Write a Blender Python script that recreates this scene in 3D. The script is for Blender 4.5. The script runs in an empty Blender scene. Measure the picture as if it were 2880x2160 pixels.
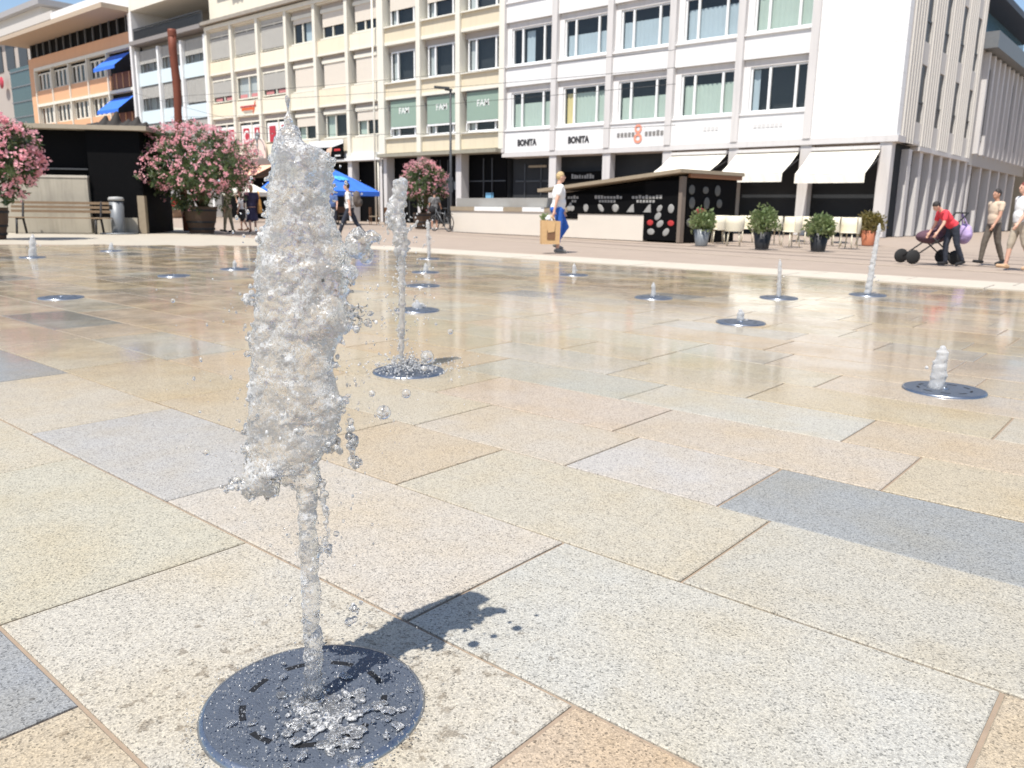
import bpy, bmesh, math, random
from mathutils import Vector, Matrix, noise
RX = random.Random(7)
SC = bpy.context.scene
COL = SC.collection
R = math.radians

# ------------------------------------------------------------------ helpers
class MB:
    """collects geometry; build() links it as ONE mesh object"""
    def __init__(s, o=(0, 0, 0)):
        s.v = []; s.f = []; s.m = []; s.s = []; s.o = Vector(o); s.c = []; s.k = []
    def add(s, vs, fs, mi=0, sm=False, col=None):
        b = len(s.v); s.k.append((b, len(s.f)))
        for p in vs: s.v.append((p[0] - s.o.x, p[1] - s.o.y, p[2] - s.o.z))
        for f in fs:
            s.f.append(tuple(i + b for i in f)); s.m.append(mi); s.s.append(sm); s.c.append(col)
    def box(s, x0, y0, z0, x1, y1, z1, mi=0, M=None):
        vs = [(x0,y0,z0),(x1,y0,z0),(x1,y1,z0),(x0,y1,z0),(x0,y0,z1),(x1,y0,z1),(x1,y1,z1),(x0,y1,z1)]
        if M is not None: vs = [M @ Vector(p) for p in vs]
        s.add(vs, [(0,3,2,1),(4,5,6,7),(0,1,5,4),(1,2,6,5),(2,3,7,6),(3,0,4,7)], mi)
    def tube(s, pts, r, n=8, mi=0, sm=True, cap=True):
        pts = [Vector(p) for p in pts]
        rs = list(r) if isinstance(r, (list, tuple)) else [r] * len(pts)
        vs = []; fs = []; prev = None
        for i, p in enumerate(pts):
            t = (pts[min(i+1, len(pts)-1)] - pts[max(i-1, 0)])
            t = t.normalized() if t.length > 1e-9 else Vector((0,0,1))
            if prev is None:
                a = Vector((0,0,1)) if abs(t.z) < .9 else Vector((1,0,0))
                u = t.cross(a).normalized()
            else:
                u = (prev - t * prev.dot(t)).normalized()
            prev = u; w = t.cross(u)
            for k in range(n):
                an = 2 * math.pi * k / n
                vs.append(p + (u * math.cos(an) + w * math.sin(an)) * rs[i])
        for i in range(len(pts) - 1):
            for k in range(n):
                k2 = (k + 1) % n
                fs.append((i*n+k, i*n+k2, (i+1)*n+k2, (i+1)*n+k))
        s.add(vs, fs, mi, sm)
        if cap:
            b = len(s.v) - len(vs)
            for ring, rev in ((0, True), (len(pts)-1, False)):
                idx = [b + ring*n + k for k in range(n)]
                if rev: idx.reverse()
                s.f.append(tuple(idx)); s.m.append(mi); s.s.append(False); s.c.append(None)
    def lathe(s, prof, c=(0,0,0), n=24, mi=0, sm=True, a0=0, a1=2*math.pi):
        full = abs(a1 - a0 - 2*math.pi) < 1e-6
        cols = n if full else n + 1
        vs = []; fs = []
        for (r, z) in prof:
            for k in range(cols):
                an = a0 + (a1 - a0) * k / n
                vs.append((c[0] + r*math.cos(an), c[1] + r*math.sin(an), c[2] + z))
        for i in range(len(prof) - 1):
            for k in range(n):
                k2 = (k + 1) % cols
                fs.append((i*cols+k, i*cols+k2, (i+1)*cols+k2, (i+1)*cols+k))
        s.add(vs, fs, mi, sm)
    def ell(s, c, r, seg=12, rings=8, mi=0, M=None, sm=True):
        c = Vector(c); vs = []; fs = []
        if not isinstance(r, (tuple, list)): r = (r, r, r)
        def P(x, y, z):
            p = Vector((x*r[0], y*r[1], z*r[2]))
            if M is not None: p = M @ p
            return p + c
        vs.append(P(0,0,-1))
        for i in range(1, rings):
            th = -math.pi/2 + math.pi*i/rings
            for k in range(seg):
                an = 2*math.pi*k/seg
                vs.append(P(math.cos(th)*math.cos(an), math.cos(th)*math.sin(an), math.sin(th)))
        vs.append(P(0,0,1)); last = len(vs) - 1
        for k in range(seg):
            k2 = (k+1) % seg
            fs.append((0, 1+k2, 1+k)); fs.append((last, last-seg+k, last-seg+k2))
            for i in range(rings-2):
                a = 1 + i*seg
                fs.append((a+k, a+k2, a+seg+k2, a+seg+k))
        s.add(vs, fs, mi, sm)
    def cap(s, a, b, ra, rb, n=12, mi=0):
        """tapered capsule"""
        a = Vector(a); b = Vector(b); d = b - a; L = d.length
        if L < 1e-6: s.ell(a, ra, n, 8, mi); return
        d /= L; pts = []; rs = []
        for i in range(5):
            t = math.pi/2*(1 - i/4); pts.append(a - d*ra*math.sin(t)); rs.append(max(ra*math.cos(t), ra*.02))
        for i in range(5):
            t = math.pi/2*(i/4); pts.append(b + d*rb*math.sin(t)); rs.append(max(rb*math.cos(t), rb*.02))
        s.tube(pts, rs, n, mi)
    def poly(s, pts, d, mi=0):
        """extrude a planar polygon (list of 3d points) by vector d"""
        n = len(pts); d = Vector(d); p = [Vector(q) for q in pts]
        vs = p + [q + d for q in p]
        fs = [tuple(range(n)), tuple(reversed(range(n, 2*n)))]
        for i in range(n):
            j = (i+1) % n
            fs.append((j, i, i+n, j+n))
        s.add(vs, fs, mi)
    def text(s, txt, x, y, z, size, ex=.015, mi=0, rz=0, bold=0.0, align='CENTER', sx=1.0):
        cu = bpy.data.curves.new('lettering', 'FONT'); cu.body = txt; cu.size = size; cu.extrude = ex
        cu.offset = bold; cu.align_x = align; cu.resolution_u = 3
        ob = bpy.data.objects.new('lettering', cu); COL.objects.link(ob)
        dg = bpy.context.evaluated_depsgraph_get(); dg.update()
        me = bpy.data.meshes.new_from_object(ob.evaluated_get(dg))
        ca, sa = math.cos(rz), math.sin(rz)
        vs = [(x + v.co.x*sx*ca + v.co.z*sa, y + v.co.x*sx*sa - v.co.z*ca, z + v.co.y) for v in me.vertices]
        s.add(vs, [tuple(p.vertices) for p in me.polygons], mi)
        bpy.data.objects.remove(ob); bpy.data.curves.remove(cu); bpy.data.meshes.remove(me)
    def split(s, name, mats, parent=None):
        """like build(), but every added shape becomes a part of its own"""
        ks = s.k + [(len(s.v), len(s.f))]
        for (v0, f0), (v1, f1) in zip(ks, ks[1:]):
            q = MB(); q.v = s.v[v0:v1]; q.f = [tuple(i-v0 for i in f) for f in s.f[f0:f1]]; q.m = s.m[f0:f1]; q.s = s.s[f0:f1]; q.c = s.c[f0:f1]
            q.build(name, mats, parent)
    def mesh(s, name, mats):
        me = bpy.data.meshes.new(name)
        me.from_pydata(s.v, [], s.f); me.update()
        for m in (mats if isinstance(mats, (list, tuple)) else [mats]): me.materials.append(m)
        me.polygons.foreach_set('material_index', s.m)
        me.polygons.foreach_set('use_smooth', s.s)
        if any(c is not None for c in s.c):
            at = me.color_attributes.new('tint', 'FLOAT_COLOR', 'CORNER')
            for p in me.polygons:
                c = s.c[p.index] or (1, 1, 1)
                for li in p.loop_indices: at.data[li].color = (c[0], c[1], c[2], 1)
        return me
    def build(s, name, mats, parent=None, loc=None, rz=0):
        o = bpy.data.objects.new(name, s.mesh(name, mats)); COL.objects.link(o)
        if parent is not None: o.parent = parent
        if loc is not None: o.location = loc
        o.rotation_euler.z = rz
        return o

def tag(o, label=None, cat=None, group=None, kind=None):
    if label: o['label'] = label
    if cat: o['category'] = cat
    if group: o['group'] = group
    if kind: o['kind'] = kind
    return o
def thing(name, loc, label, cat, group=None, rz=0):
    o = bpy.data.objects.new(name, None); COL.objects.link(o)
    o.location = loc; o.rotation_euler.z = rz
    return tag(o, label, cat, group)
def dup(root, loc, rz, label, group=None):
    r = root.copy(); COL.objects.link(r); r.location = loc; r.rotation_euler.z = rz
    r['label'] = label
    if group: r['group'] = group
    for ch in list(root.children):
        c = ch.copy(); COL.objects.link(c); c.parent = r
        for g in list(ch.children):
            d = g.copy(); COL.objects.link(d); d.parent = c
    return r
def fuse(mb, voxel, name, mats, smooth=2, disp=(), parent=None, loc=None, rz=0, scale=None):
    """union all shapes of mb into one continuous skin (voxel remesh), displaced by cloud textures"""
    ob = bpy.data.objects.new(name, mb.mesh(name, mats)); COL.objects.link(ob)
    m = ob.modifiers.new('r', 'REMESH'); m.mode = 'VOXEL'; m.voxel_size = voxel; m.use_smooth_shade = True
    if smooth:
        k = ob.modifiers.new('s', 'SMOOTH'); k.iterations = smooth; k.factor = .5
    for (sz, st) in disp:
        tx = bpy.data.textures.new('clouds', 'CLOUDS'); tx.noise_scale = sz; tx.noise_depth = 2
        dm = ob.modifiers.new('d', 'DISPLACE'); dm.texture = tx; dm.strength = st; dm.mid_level = .5
        dm.texture_coords = 'LOCAL'
    dg = bpy.context.evaluated_depsgraph_get(); dg.update()
    me = bpy.data.meshes.new_from_object(ob.evaluated_get(dg))
    old = ob.data; ob.modifiers.clear(); ob.data = me; bpy.data.meshes.remove(old)
    if scale: me.transform(Matrix.Scale(scale, 4))
    for p in me.polygons: p.use_smooth = True
    if parent is not None: ob.parent = parent
    if loc is not None: ob.location = loc
    ob.rotation_euler.z = rz
    return ob

# ------------------------------------------------------------------ camera (measured from the photograph: 28 mm, 0.92 m above the plaza)
F = 2250.0; H = .92
_a, _p, _r = R(40.4), math.atan((1080-590)/F), R(.8)
fh = Vector((-math.sin(_a), math.cos(_a), 0)); r0 = Vector((math.cos(_a), math.sin(_a), 0))
fwd = fh*math.cos(_p) - Vector((0,0,1))*math.sin(_p); up0 = r0.cross(fwd)
cr = r0*math.cos(_r) + up0*math.sin(_r); cu_ = -r0*math.sin(_r) + up0*math.cos(_r)
CAM = Vector((0, 0, H))
def ray(x, y): return fwd*F + cr*(x-1440) + cu_*(1080-y)
def G(x, y, z=0):
    d = ray(x, y); return CAM + d*((z-H)/d.z)
def PY(x, y, Y):
    d = ray(x, y); return CAM + d*(Y/d.y)
def AT(x, y, P):
    """point seen at (x, y) in the upright plane through P that faces the camera"""
    d = ray(x, y); n = fh
    return CAM + d*((Vector(P)-CAM).dot(n)/d.dot(n))
cam = bpy.data.cameras.new('camera'); co = bpy.data.objects.new('camera', cam); COL.objects.link(co)
M = Matrix((( cr.x, cu_.x, -fwd.x, 0), (cr.y, cu_.y, -fwd.y, 0), (cr.z, cu_.z, -fwd.z, H), (0,0,0,1)))
co.matrix_world = M
cam.sensor_width = 36; cam.lens = 36*F/2880; cam.clip_start = .05; cam.clip_end = 2000
cam.dof.use_dof = True; cam.dof.focus_distance = 1.75; cam.dof.aperture_fstop = 7.5
SC.camera = co

# ------------------------------------------------------------------ light
SUN = Vector((.187*math.cos(R(63.5)), -.982*math.cos(R(63.5)), math.sin(R(63.5))))
sl = bpy.data.lights.new('sun', 'SUN'); sl.energy = 4.4; sl.angle = R(.53); sl.color = (1, .955, .88)
so = bpy.data.objects.new('sun', sl); COL.objects.link(so)
so.rotation_euler = SUN.to_track_quat('Z', 'Y').to_euler(); so.location = (0, 0, 60)
w = bpy.data.worlds.new('World'); SC.world = w; w.use_nodes = True
nt = w.node_tree; nt.nodes.clear()
sky = nt.nodes.new('ShaderNodeTexSky'); sky.sky_type = 'NISHITA'; sky.sun_disc = False
sky.sun_elevation = R(63.5); sky.sun_rotation = math.atan2(.187, -.982); sky.air_density = 1.0; sky.dust_density = .7; sky.ozone_density = 1.3
bg = nt.nodes.new('ShaderNodeBackground'); bg.inputs['Strength'].default_value = .11
wo = nt.nodes.new('ShaderNodeOutputWorld')
nt.links.new(sky.outputs[0], bg.inputs[0]); nt.links.new(bg.outputs[0], wo.inputs[0])
SC.view_settings.view_transform = 'Standard'; SC.view_settings.look = 'None'
SC.view_settings.exposure = .56; SC.view_settings.gamma = 1
SC.cycles.max_bounces = 26; SC.cycles.transmission_bounces = 24; SC.cycles.transparent_max_bounces = 16
SC.cycles.glossy_bounces = 6; SC.cycles.diffuse_bounces = 4
SC.cycles.caustics_reflective = False; SC.cycles.caustics_refractive = False
SC.cycles.sample_clamp_indirect = 8

# ------------------------------------------------------------------ materials
def N(t, typ, **kw):
    n = t.nodes.new(typ)
    for k, v in kw.items():
        if k in n.inputs: n.inputs[k].default_value = v
        else: setattr(n, k, v)
    return n
def mat(name, col, rough=.6, metal=0, var=.12, scale=6, bump=0, bscale=40, spec=.5, coat=0, trans=0, rvar=.1, sub=0, streak=0):
    m = bpy.data.materials.new(name); m.use_nodes = True; t = m.node_tree
    b = t.nodes['Principled BSDF']
    b.inputs['Metallic'].default_value = metal; b.inputs['Specular IOR Level'].default_value = spec
    b.inputs['Coat Weight'].default_value = coat; b.inputs['Transmission Weight'].default_value = trans
    tc = N(t, 'ShaderNodeTexCoord')
    no = N(t, 'ShaderNodeTexNoise', Scale=scale, Detail=6.0, Roughness=.62)
    t.links.new(tc.outputs['Object'], no.inputs['Vector'])
    mx = N(t, 'ShaderNodeMix', data_type='RGBA', blend_type='MIX')
    c = Vector(col)
    mx.inputs['A'].default_value = (*(c*(1-var)), 1); mx.inputs['B'].default_value = (*[min(1, q*(1+var)) for q in c], 1)
    t.links.new(no.outputs['Fac'], mx.inputs['Factor']); t.links.new(mx.outputs['Result'], b.inputs['Base Color'])
    if streak:      # rain streaks and grime, drawn out downwards
        mp = N(t, 'ShaderNodeMapping'); mp.inputs['Scale'].default_value = (2.6, 2.6, .22); t.links.new(tc.outputs['Object'], mp.inputs['Vector'])
        n3 = N(t, 'ShaderNodeTexNoise', Scale=1.6, Detail=7.0, Roughness=.7); t.links.new(mp.outputs[0], n3.inputs['Vector'])
        r3 = N(t, 'ShaderNodeMapRange'); r3.inputs['From Min'].default_value = .5; r3.inputs['From Max'].default_value = .75; r3.inputs['To Min'].default_value = 1; r3.inputs['To Max'].default_value = 1-streak
        t.links.new(n3.outputs['Fac'], r3.inputs['Value'])
        m3 = N(t, 'ShaderNodeMix', data_type='RGBA', blend_type='MULTIPLY'); m3.inputs['Factor'].default_value = 1
        t.links.new(mx.outputs['Result'], m3.inputs['A']); t.links.new(r3.outputs[0], m3.inputs['B']); t.links.new(m3.outputs['Result'], b.inputs['Base Color'])
    mr = N(t, 'ShaderNodeMapRange'); mr.inputs['To Min'].default_value = max(0, rough-rvar); mr.inputs['To Max'].default_value = min(1, rough+rvar)
    t.links.new(no.outputs['Fac'], mr.inputs['Value']); t.links.new(mr.outputs['Result'], b.inputs['Roughness'])
    if bump:
        n2 = N(t, 'ShaderNodeTexNoise', Scale=bscale, Detail=4.0)
        t.links.new(tc.outputs['Object'], n2.inputs['Vector'])
        bu = N(t, 'ShaderNodeBump', Strength=bump, Distance=.02)
        t.links.new(n2.outputs['Fac'], bu.inputs['Height']); t.links.new(bu.outputs['Normal'], b.inputs['Normal'])
    return m
def leafmat(name, c1, c2, trl=.35, scale=3.0, rough=.45):
    m = bpy.data.materials.new(name); m.use_nodes = True; t = m.node_tree; b = t.nodes['Principled BSDF']
    g = N(t, 'ShaderNodeNewGeometry'); no = N(t, 'ShaderNodeTexNoise', Scale=scale, Detail=3.0)
    tc = N(t, 'ShaderNodeTexCoord'); t.links.new(tc.outputs['Object'], no.inputs['Vector'])
    ad = N(t, 'ShaderNodeMath', operation='ADD'); t.links.new(g.outputs['Random Per Island'], ad.inputs[0]); t.links.new(no.outputs['Fac'], ad.inputs[1])
    ml = N(t, 'ShaderNodeMath', operation='MULTIPLY'); ml.inputs[1].default_value = .55; t.links.new(ad.outputs[0], ml.inputs[0])
    mx = N(t, 'ShaderNodeMix', data_type='RGBA'); mx.inputs['A'].default_value = (*c1, 1); mx.inputs['B'].default_value = (*c2, 1)
    t.links.new(ml.outputs[0], mx.inputs['Factor']); t.links.new(mx.outputs['Result'], b.inputs['Base Color'])
    b.inputs['Roughness'].default_value = .015
    b.inputs['Coat Weight'].default_value = 1; b.inputs['Coat Roughness'].default_value = rough; b.inputs['Coat IOR'].default_value = 1.4
    tr = N(t, 'ShaderNodeBsdfTranslucent'); t.links.new(mx.outputs['Result'], tr.inputs['Color'])
    ms = N(t, 'ShaderNodeMixShader'); ms.inputs[0].default_value = trl
    t.links.new(b.outputs[0], ms.inputs[1]); t.links.new(tr.outputs[0], ms.inputs[2])
    t.links.new(ms.outputs[0], t.nodes['Material Output'].inputs[0])
    return m
def glassmat(name, tint, rough=.02, body=.0, bodycol=(.02,.025,.03), ior=1.5):
    """window glass: Fresnel mix of see-through and mirror, with a faint dusty body"""
    m = bpy.data.materials.new(name); m.use_nodes = True; t = m.node_tree; t.nodes.remove(t.nodes['Principled BSDF'])
    tr = N(t, 'ShaderNodeBsdfTransparent'); tr.inputs[0].default_value = (*tint, 1)
    gl = N(t, 'ShaderNodeBsdfGlossy'); gl.inputs['Roughness'].default_value = rough
    di = N(t, 'ShaderNodeBsdfDiffuse'); di.inputs[0].default_value = (*bodycol, 1)
    ge = N(t, 'ShaderNodeNewGeometry'); dp = N(t, 'ShaderNodeVectorMath', operation='DOT_PRODUCT'); t.links.new(ge.outputs['Incoming'], dp.inputs[0]); t.links.new(ge.outputs['Normal'], dp.inputs[1])
    ab = N(t, 'ShaderNodeMath', operation='ABSOLUTE'); t.links.new(dp.outputs['Value'], ab.inputs[0])
    om = N(t, 'ShaderNodeMath', operation='SUBTRACT'); om.inputs[0].default_value = 1; t.links.new(ab.outputs[0], om.inputs[1])
    pw = N(t, 'ShaderNodeMath', operation='POWER'); pw.inputs[1].default_value = 5; t.links.new(om.outputs[0], pw.inputs[0])
    fr = N(t, 'ShaderNodeMapRange'); fr.inputs['To Min'].default_value = .06; fr.inputs['To Max'].default_value = 1; t.links.new(pw.outputs[0], fr.inputs['Value'])
    no = N(t, 'ShaderNodeTexNoise', Scale=.9, Detail=1.0); tc = N(t, 'ShaderNodeTexCoord'); t.links.new(tc.outputs['Object'], no.inputs['Vector'])
    bu = N(t, 'ShaderNodeBump', Strength=.06, Distance=.05); t.links.new(no.outputs['Fac'], bu.inputs['Height'])
    t.links.new(bu.outputs['Normal'], gl.inputs['Normal'])
    m1 = N(t, 'ShaderNodeMixShader'); m1.inputs[0].default_value = body
    t.links.new(tr.outputs[0], m1.inputs[1]); t.links.new(di.outputs[0], m1.inputs[2])
    m2 = N(t, 'ShaderNodeMixShader'); t.links.new(fr.outputs[0], m2.inputs[0])
    t.links.new(m1.outputs[0], m2.inputs[1]); t.links.new(gl.outputs[0], m2.inputs[2])
    t.links.new(m2.outputs[0], t.nodes['Material Output'].inputs[0])
    return m

def granite():
    m = bpy.data.materials.new('granite'); m.use_nodes = True; t = m.node_tree; b = t.nodes['Principled BSDF']; L = t.links.new
    tc = N(t, 'ShaderNodeTexCoord'); at = N(t, 'ShaderNodeVertexColor', layer_name='tint')
    # mineral grains: pale feldspar, grey quartz, black mica
    v1 = N(t, 'ShaderNodeTexVoronoi', Scale=260.0); L(tc.outputs['Object'], v1.inputs['Vector'])
    sx = N(t, 'ShaderNodeSeparateColor'); L(v1.outputs['Color'], sx.inputs[0])
    rp = N(t, 'ShaderNodeValToRGB'); rp.color_ramp.interpolation = 'CONSTANT'
    e = rp.color_ramp.elements; e[0].position = 0; e[0].color = (.5,.5,.5,1); e[1].position = .09; e[1].color = (.84,.84,.84,1)
    for p, c in ((.33,(1.0,1.0,1.0)), (.62,(1.1,1.09,1.06)), (.86,(.74,.73,.72))):
        k = e.new(p); k.color = (*[.25+.75*q for q in c], 1)
    L(sx.outputs[0], rp.inputs[0])
    v2 = N(t, 'ShaderNodeTexVoronoi', Scale=430.0); L(tc.outputs['Object'], v2.inputs['Vector'])
    s2 = N(t, 'ShaderNodeSeparateColor'); L(v2.outputs['Color'], s2.inputs[0])
    r2 = N(t, 'ShaderNodeMapRange'); r2.inputs['To Min'].default_value = .8; r2.inputs['To Max'].default_value = 1.18; L(s2.outputs[0], r2.inputs['Value'])
    # broad staining inside each slab (iron yellow / grey)
    n1 = N(t, 'ShaderNodeTexNoise', Scale=2.3, Detail=5.0, Roughness=.6); L(tc.outputs['Object'], n1.inputs['Vector'])
    r3 = N(t, 'ShaderNodeMapRange'); r3.inputs['From Min'].default_value = .42; r3.inputs['From Max'].default_value = .72; L(n1.outputs['Fac'], r3.inputs['Value'])
    st = N(t, 'ShaderNodeMix', data_type='RGBA', blend_type='MULTIPLY'); st.inputs['B'].default_value = (1.0, .935, .82, 1)
    L(r3.outputs[0], st.inputs['Factor']); L(at.outputs[0], st.inputs['A'])
    a1 = N(t, 'ShaderNodeMix', data_type='RGBA', blend_type='MULTIPLY'); a1.inputs['Factor'].default_value = 1
    L(st.outputs['Result'], a1.inputs['A']); L(rp.outputs[0], a1.inputs['B'])
    a2 = N(t, 'ShaderNodeMix', data_type='RGBA', blend_type='MULTIPLY'); a2.inputs['Factor'].default_value = 1
    L(a1.outputs['Result'], a2.inputs['A']); L(r2.outputs[0], a2.inputs['B'])
    # fine speck stains
    n4 = N(t, 'ShaderNodeTexNoise', Scale=9.0, Detail=7.0, Roughness=.75); L(tc.outputs['Object'], n4.inputs['Vector'])
    r4 = N(t, 'ShaderNodeMapRange'); r4.inputs['From Min'].default_value = .66; r4.inputs['From Max'].default_value = .76; r4.inputs['To Min'].default_value = 1; r4.inputs['To Max'].default_value = .62; L(n4.outputs['Fac'], r4.inputs['Value'])
    a3 = N(t, 'ShaderNodeMix', data_type='RGBA', blend_type='MULTIPLY'); a3.inputs['Factor'].default_value = 1
    L(a2.outputs['Result'], a3.inputs['A']); L(r4.outputs[0], a3.inputs['B'])
    # standing water film: where it lies on the plaza (beyond ~3 m to the north-west), ragged edge
    sp = N(t, 'ShaderNodeSeparateXYZ'); L(tc.outputs['Object'], sp.inputs[0])
    mx_ = N(t, 'ShaderNodeMath', operation='MULTIPLY'); mx_.inputs[1].default_value = -.62; L(sp.outputs[0], mx_.inputs[0])
    my_ = N(t, 'ShaderNodeMath', operation='MULTIPLY_ADD'); my_.inputs[1].default_value = .78; L(sp.outputs[1], my_.inputs[0]); L(mx_.outputs[0], my_.inputs[2])
    n5 = N(t, 'ShaderNodeTexNoise', Scale=.9, Detail=6.0, Roughness=.65); L(tc.outputs['Object'], n5.inputs['Vector'])
    nn = N(t, 'ShaderNodeMath', operation='MULTIPLY_ADD'); nn.inputs[1].default_value = 2.6; L(n5.outputs['Fac'], nn.inputs[0]); L(my_.outputs[0], nn.inputs[2])
    wet = N(t, 'ShaderNodeMapRange', interpolation_type='SMOOTHSTEP'); wet.inputs['From Min'].default_value = 4.0; wet.inputs['From Max'].default_value = 6.6; L(nn.outputs[0], wet.inputs['Value'])
    dn = N(t, 'ShaderNodeVectorMath', operation='DISTANCE'); dn.inputs[1].default_value = (NZX, NZY, 0); L(tc.outputs['Object'], dn.inputs[0])
    d1 = N(t, 'ShaderNodeMapRange'); d1.inputs['From Min'].default_value = .15; d1.inputs['From Max'].default_value = 1.0; d1.inputs['To Min'].default_value = .10; d1.inputs['To Max'].default_value = -.12; L(dn.outputs['Value'], d1.inputs['Value'])
    n7 = N(t, 'ShaderNodeTexNoise', Scale=26.0, Detail=6.0, Roughness=.65); L(tc.outputs['Object'], n7.inputs['Vector'])
    d2 = N(t, 'ShaderNodeMath', operation='ADD'); L(n7.outputs['Fac'], d2.inputs[0]); L(d1.outputs[0], d2.inputs[1])
    d3 = N(t, 'ShaderNodeMapRange'); d3.inputs['From Min'].default_value = .62; d3.inputs['From Max'].default_value = .68; L(d2.outputs[0], d3.inputs['Value'])
    dd_ = N(t, 'ShaderNodeMix', data_type='RGBA', blend_type='MULTIPLY'); dd_.inputs['B'].default_value = (.62, .59, .56, 1); L(d3.outputs[0], dd_.inputs['Factor']); L(a3.outputs['Result'], dd_.inputs['A']); a3 = dd_
    dk = N(t, 'ShaderNodeMix', data_type='RGBA', blend_type='MULTIPLY'); dk.inputs['B'].default_value = (.94, .86, .74, 1)
    L(wet.outputs[0], dk.inputs['Factor']); L(a3.outputs['Result'], dk.inputs['A']); L(dk.outputs['Result'], b.inputs['Base Color'])
    b.inputs['Roughness'].default_value = .62; b.inputs['Specular IOR Level'].default_value = .35
    n10 = N(t, 'ShaderNodeTexNoise', Scale=1.7, Detail=6.0, Roughness=.65); L(tc.outputs['Object'], n10.inputs['Vector'])
    pr = N(t, 'ShaderNodeMapRange'); pr.inputs['From Min'].default_value = .36; pr.inputs['From Max'].default_value = .56; pr.inputs['To Min'].default_value = .35; pr.inputs['To Max'].default_value = 1; L(n10.outputs['Fac'], pr.inputs['Value'])
    pm = N(t, 'ShaderNodeMath', operation='MULTIPLY'); L(wet.outputs[0], pm.inputs[0]); L(pr.outputs[0], pm.inputs[1]); L(pm.outputs[0], b.inputs['Coat Weight']); b.inputs['Coat IOR'].default_value = 1.33
    rr = N(t, 'ShaderNodeMapRange'); rr.inputs['To Min'].default_value = .02; rr.inputs['To Max'].default_value = .17; L(n4.outputs['Fac'], rr.inputs['Value']); L(rr.outputs[0], b.inputs['Coat Roughness'])
    bu = N(t, 'ShaderNodeBump', Strength=.35, Distance=.0015); L(v1.outputs['Distance'], bu.inputs['Height']); L(bu.outputs[0], b.inputs['Normal'])
    rip = N(t, 'ShaderNodeTexNoise', Scale=7.0, Detail=3.0); L(tc.outputs['Object'], rip.inputs['Vector'])
    b2 = N(t, 'ShaderNodeBump', Strength=.2, Distance=.004); L(rip.outputs['Fac'], b2.inputs['Height']); L(b2.outputs[0], b.inputs['Coat Normal'])
    return m

def watermat(name, foam=.25, fs=60.0, bstr=.6, bs=170.0, lo=.56, hi=.66, rough=.1):
    m = bpy.data.materials.new(name); m.use_nodes = True; t = m.node_tree; b = t.nodes['Principled BSDF']; L = t.links.new
    b.inputs['Base Color'].default_value = (1, 1, 1, 1); b.inputs['Transmission Weight'].default_value = 1
    b.inputs['IOR'].default_value = 1.33; b.inputs['Roughness'].default_value = .015
    b.inputs['Coat Weight'].default_value = 1; b.inputs['Coat Roughness'].default_value = rough; b.inputs['Coat IOR'].default_value = 1.4
    tc = N(t, 'ShaderNodeTexCoord')
    n1 = N(t, 'ShaderNodeTexNoise', Scale=bs, Detail=3.0); L(tc.outputs['Object'], n1.inputs['Vector'])
    bu = N(t, 'ShaderNodeBump', Strength=bstr, Distance=.003); L(n1.outputs['Fac'], bu.inputs['Height']); L(bu.outputs[0], b.inputs['Normal']); L(bu.outputs[0], b.inputs['Coat Normal'])
    df = N(t, 'ShaderNodeBsdfDiffuse'); df.inputs[0].default_value = (.92, .92, .92, 1)
    tl = N(t, 'ShaderNodeBsdfTranslucent'); tl.inputs[0].default_value = (.92, .92, .92, 1)
    L(bu.outputs[0], df.inputs['Normal'])
    fm = N(t, 'ShaderNodeMixShader'); fm.inputs[0].default_value = .5; L(df.outputs[0], fm.inputs[1]); L(tl.outputs[0], fm.inputs[2])
    n0 = N(t, 'ShaderNodeTexNoise', Scale=fs, Detail=3.0, Roughness=.6, Distortion=1.4); L(tc.outputs['Object'], n0.inputs['Vector'])  # white flecks: foam and bubbles, plus sun glints painted into the colour
    n9 = N(t, 'ShaderNodeTexNoise', Scale=fs*.13, Detail=2.0); L(tc.outputs['Object'], n9.inputs['Vector'])
    n2 = N(t, 'ShaderNodeMath', operation='MULTIPLY_ADD'); n2.inputs[1].default_value = .55; L(n9.outputs['Fac'], n2.inputs[0])
    n8 = N(t, 'ShaderNodeMath', operation='SUBTRACT'); n8.inputs[1].default_value = .275; L(n0.outputs['Fac'], n8.inputs[0]); L(n8.outputs[0], n2.inputs[2])
    mr = N(t, 'ShaderNodeMapRange'); mr.inputs['From Min'].default_value = lo; mr.inputs['From Max'].default_value = hi
    mr.inputs['To Min'].default_value = foam; mr.inputs['To Max'].default_value = min(1, foam + .85); L(n2.outputs[0], mr.inputs['Value'])
    ms = N(t, 'ShaderNodeMixShader'); L(mr.outputs[0], ms.inputs[0]); L(b.outputs[0], ms.inputs[1]); L(fm.outputs[0], ms.inputs[2])
    L(ms.outputs[0], t.nodes['Material Output'].inputs[0])
    return m

NZX, NZY = G(885, 1985).x, G(885, 1985).y
GRANITE = granite()
MORTAR = mat('mortar', (.30,.23,.17), .9, var=.2, scale=30)
WATER = watermat('water', .045, 170, .5, 210, .518, .572, .12)  # low fleck thresholds give the main jet painted sparkle beside its foam
FOAMW = watermat('aerated_water', .55, 60, .5)
DROP = watermat('droplet_water', .08, 60, .12)
STEEL = mat('plate_steel', (.085,.10,.128), .5, .15, var=.25, scale=14, bump=.25, bscale=220, rvar=.12)
STEELR = mat('plate_rim', (.30,.33,.38), .3, .9, var=.2, scale=30)
BLACK = mat('black_slot', (.008,.008,.009), .6)
ROADM = mat('road_surface', (.34,.27,.215), .85, var=.16, scale=1.2, bump=.2, bscale=60)
PAVEM = mat('pale_pavement', (.43,.385,.31), .8, var=.14, scale=1.5, bump=.2, bscale=40)
CONC = mat('pale_concrete', (.52,.47,.40), .8, var=.1, scale=2.0, bump=.1, streak=.2)
CONCD = mat('weathered_concrete', (.40,.36,.29), .85, var=.22, scale=1.4, bump=.15, streak=.35)
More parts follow.
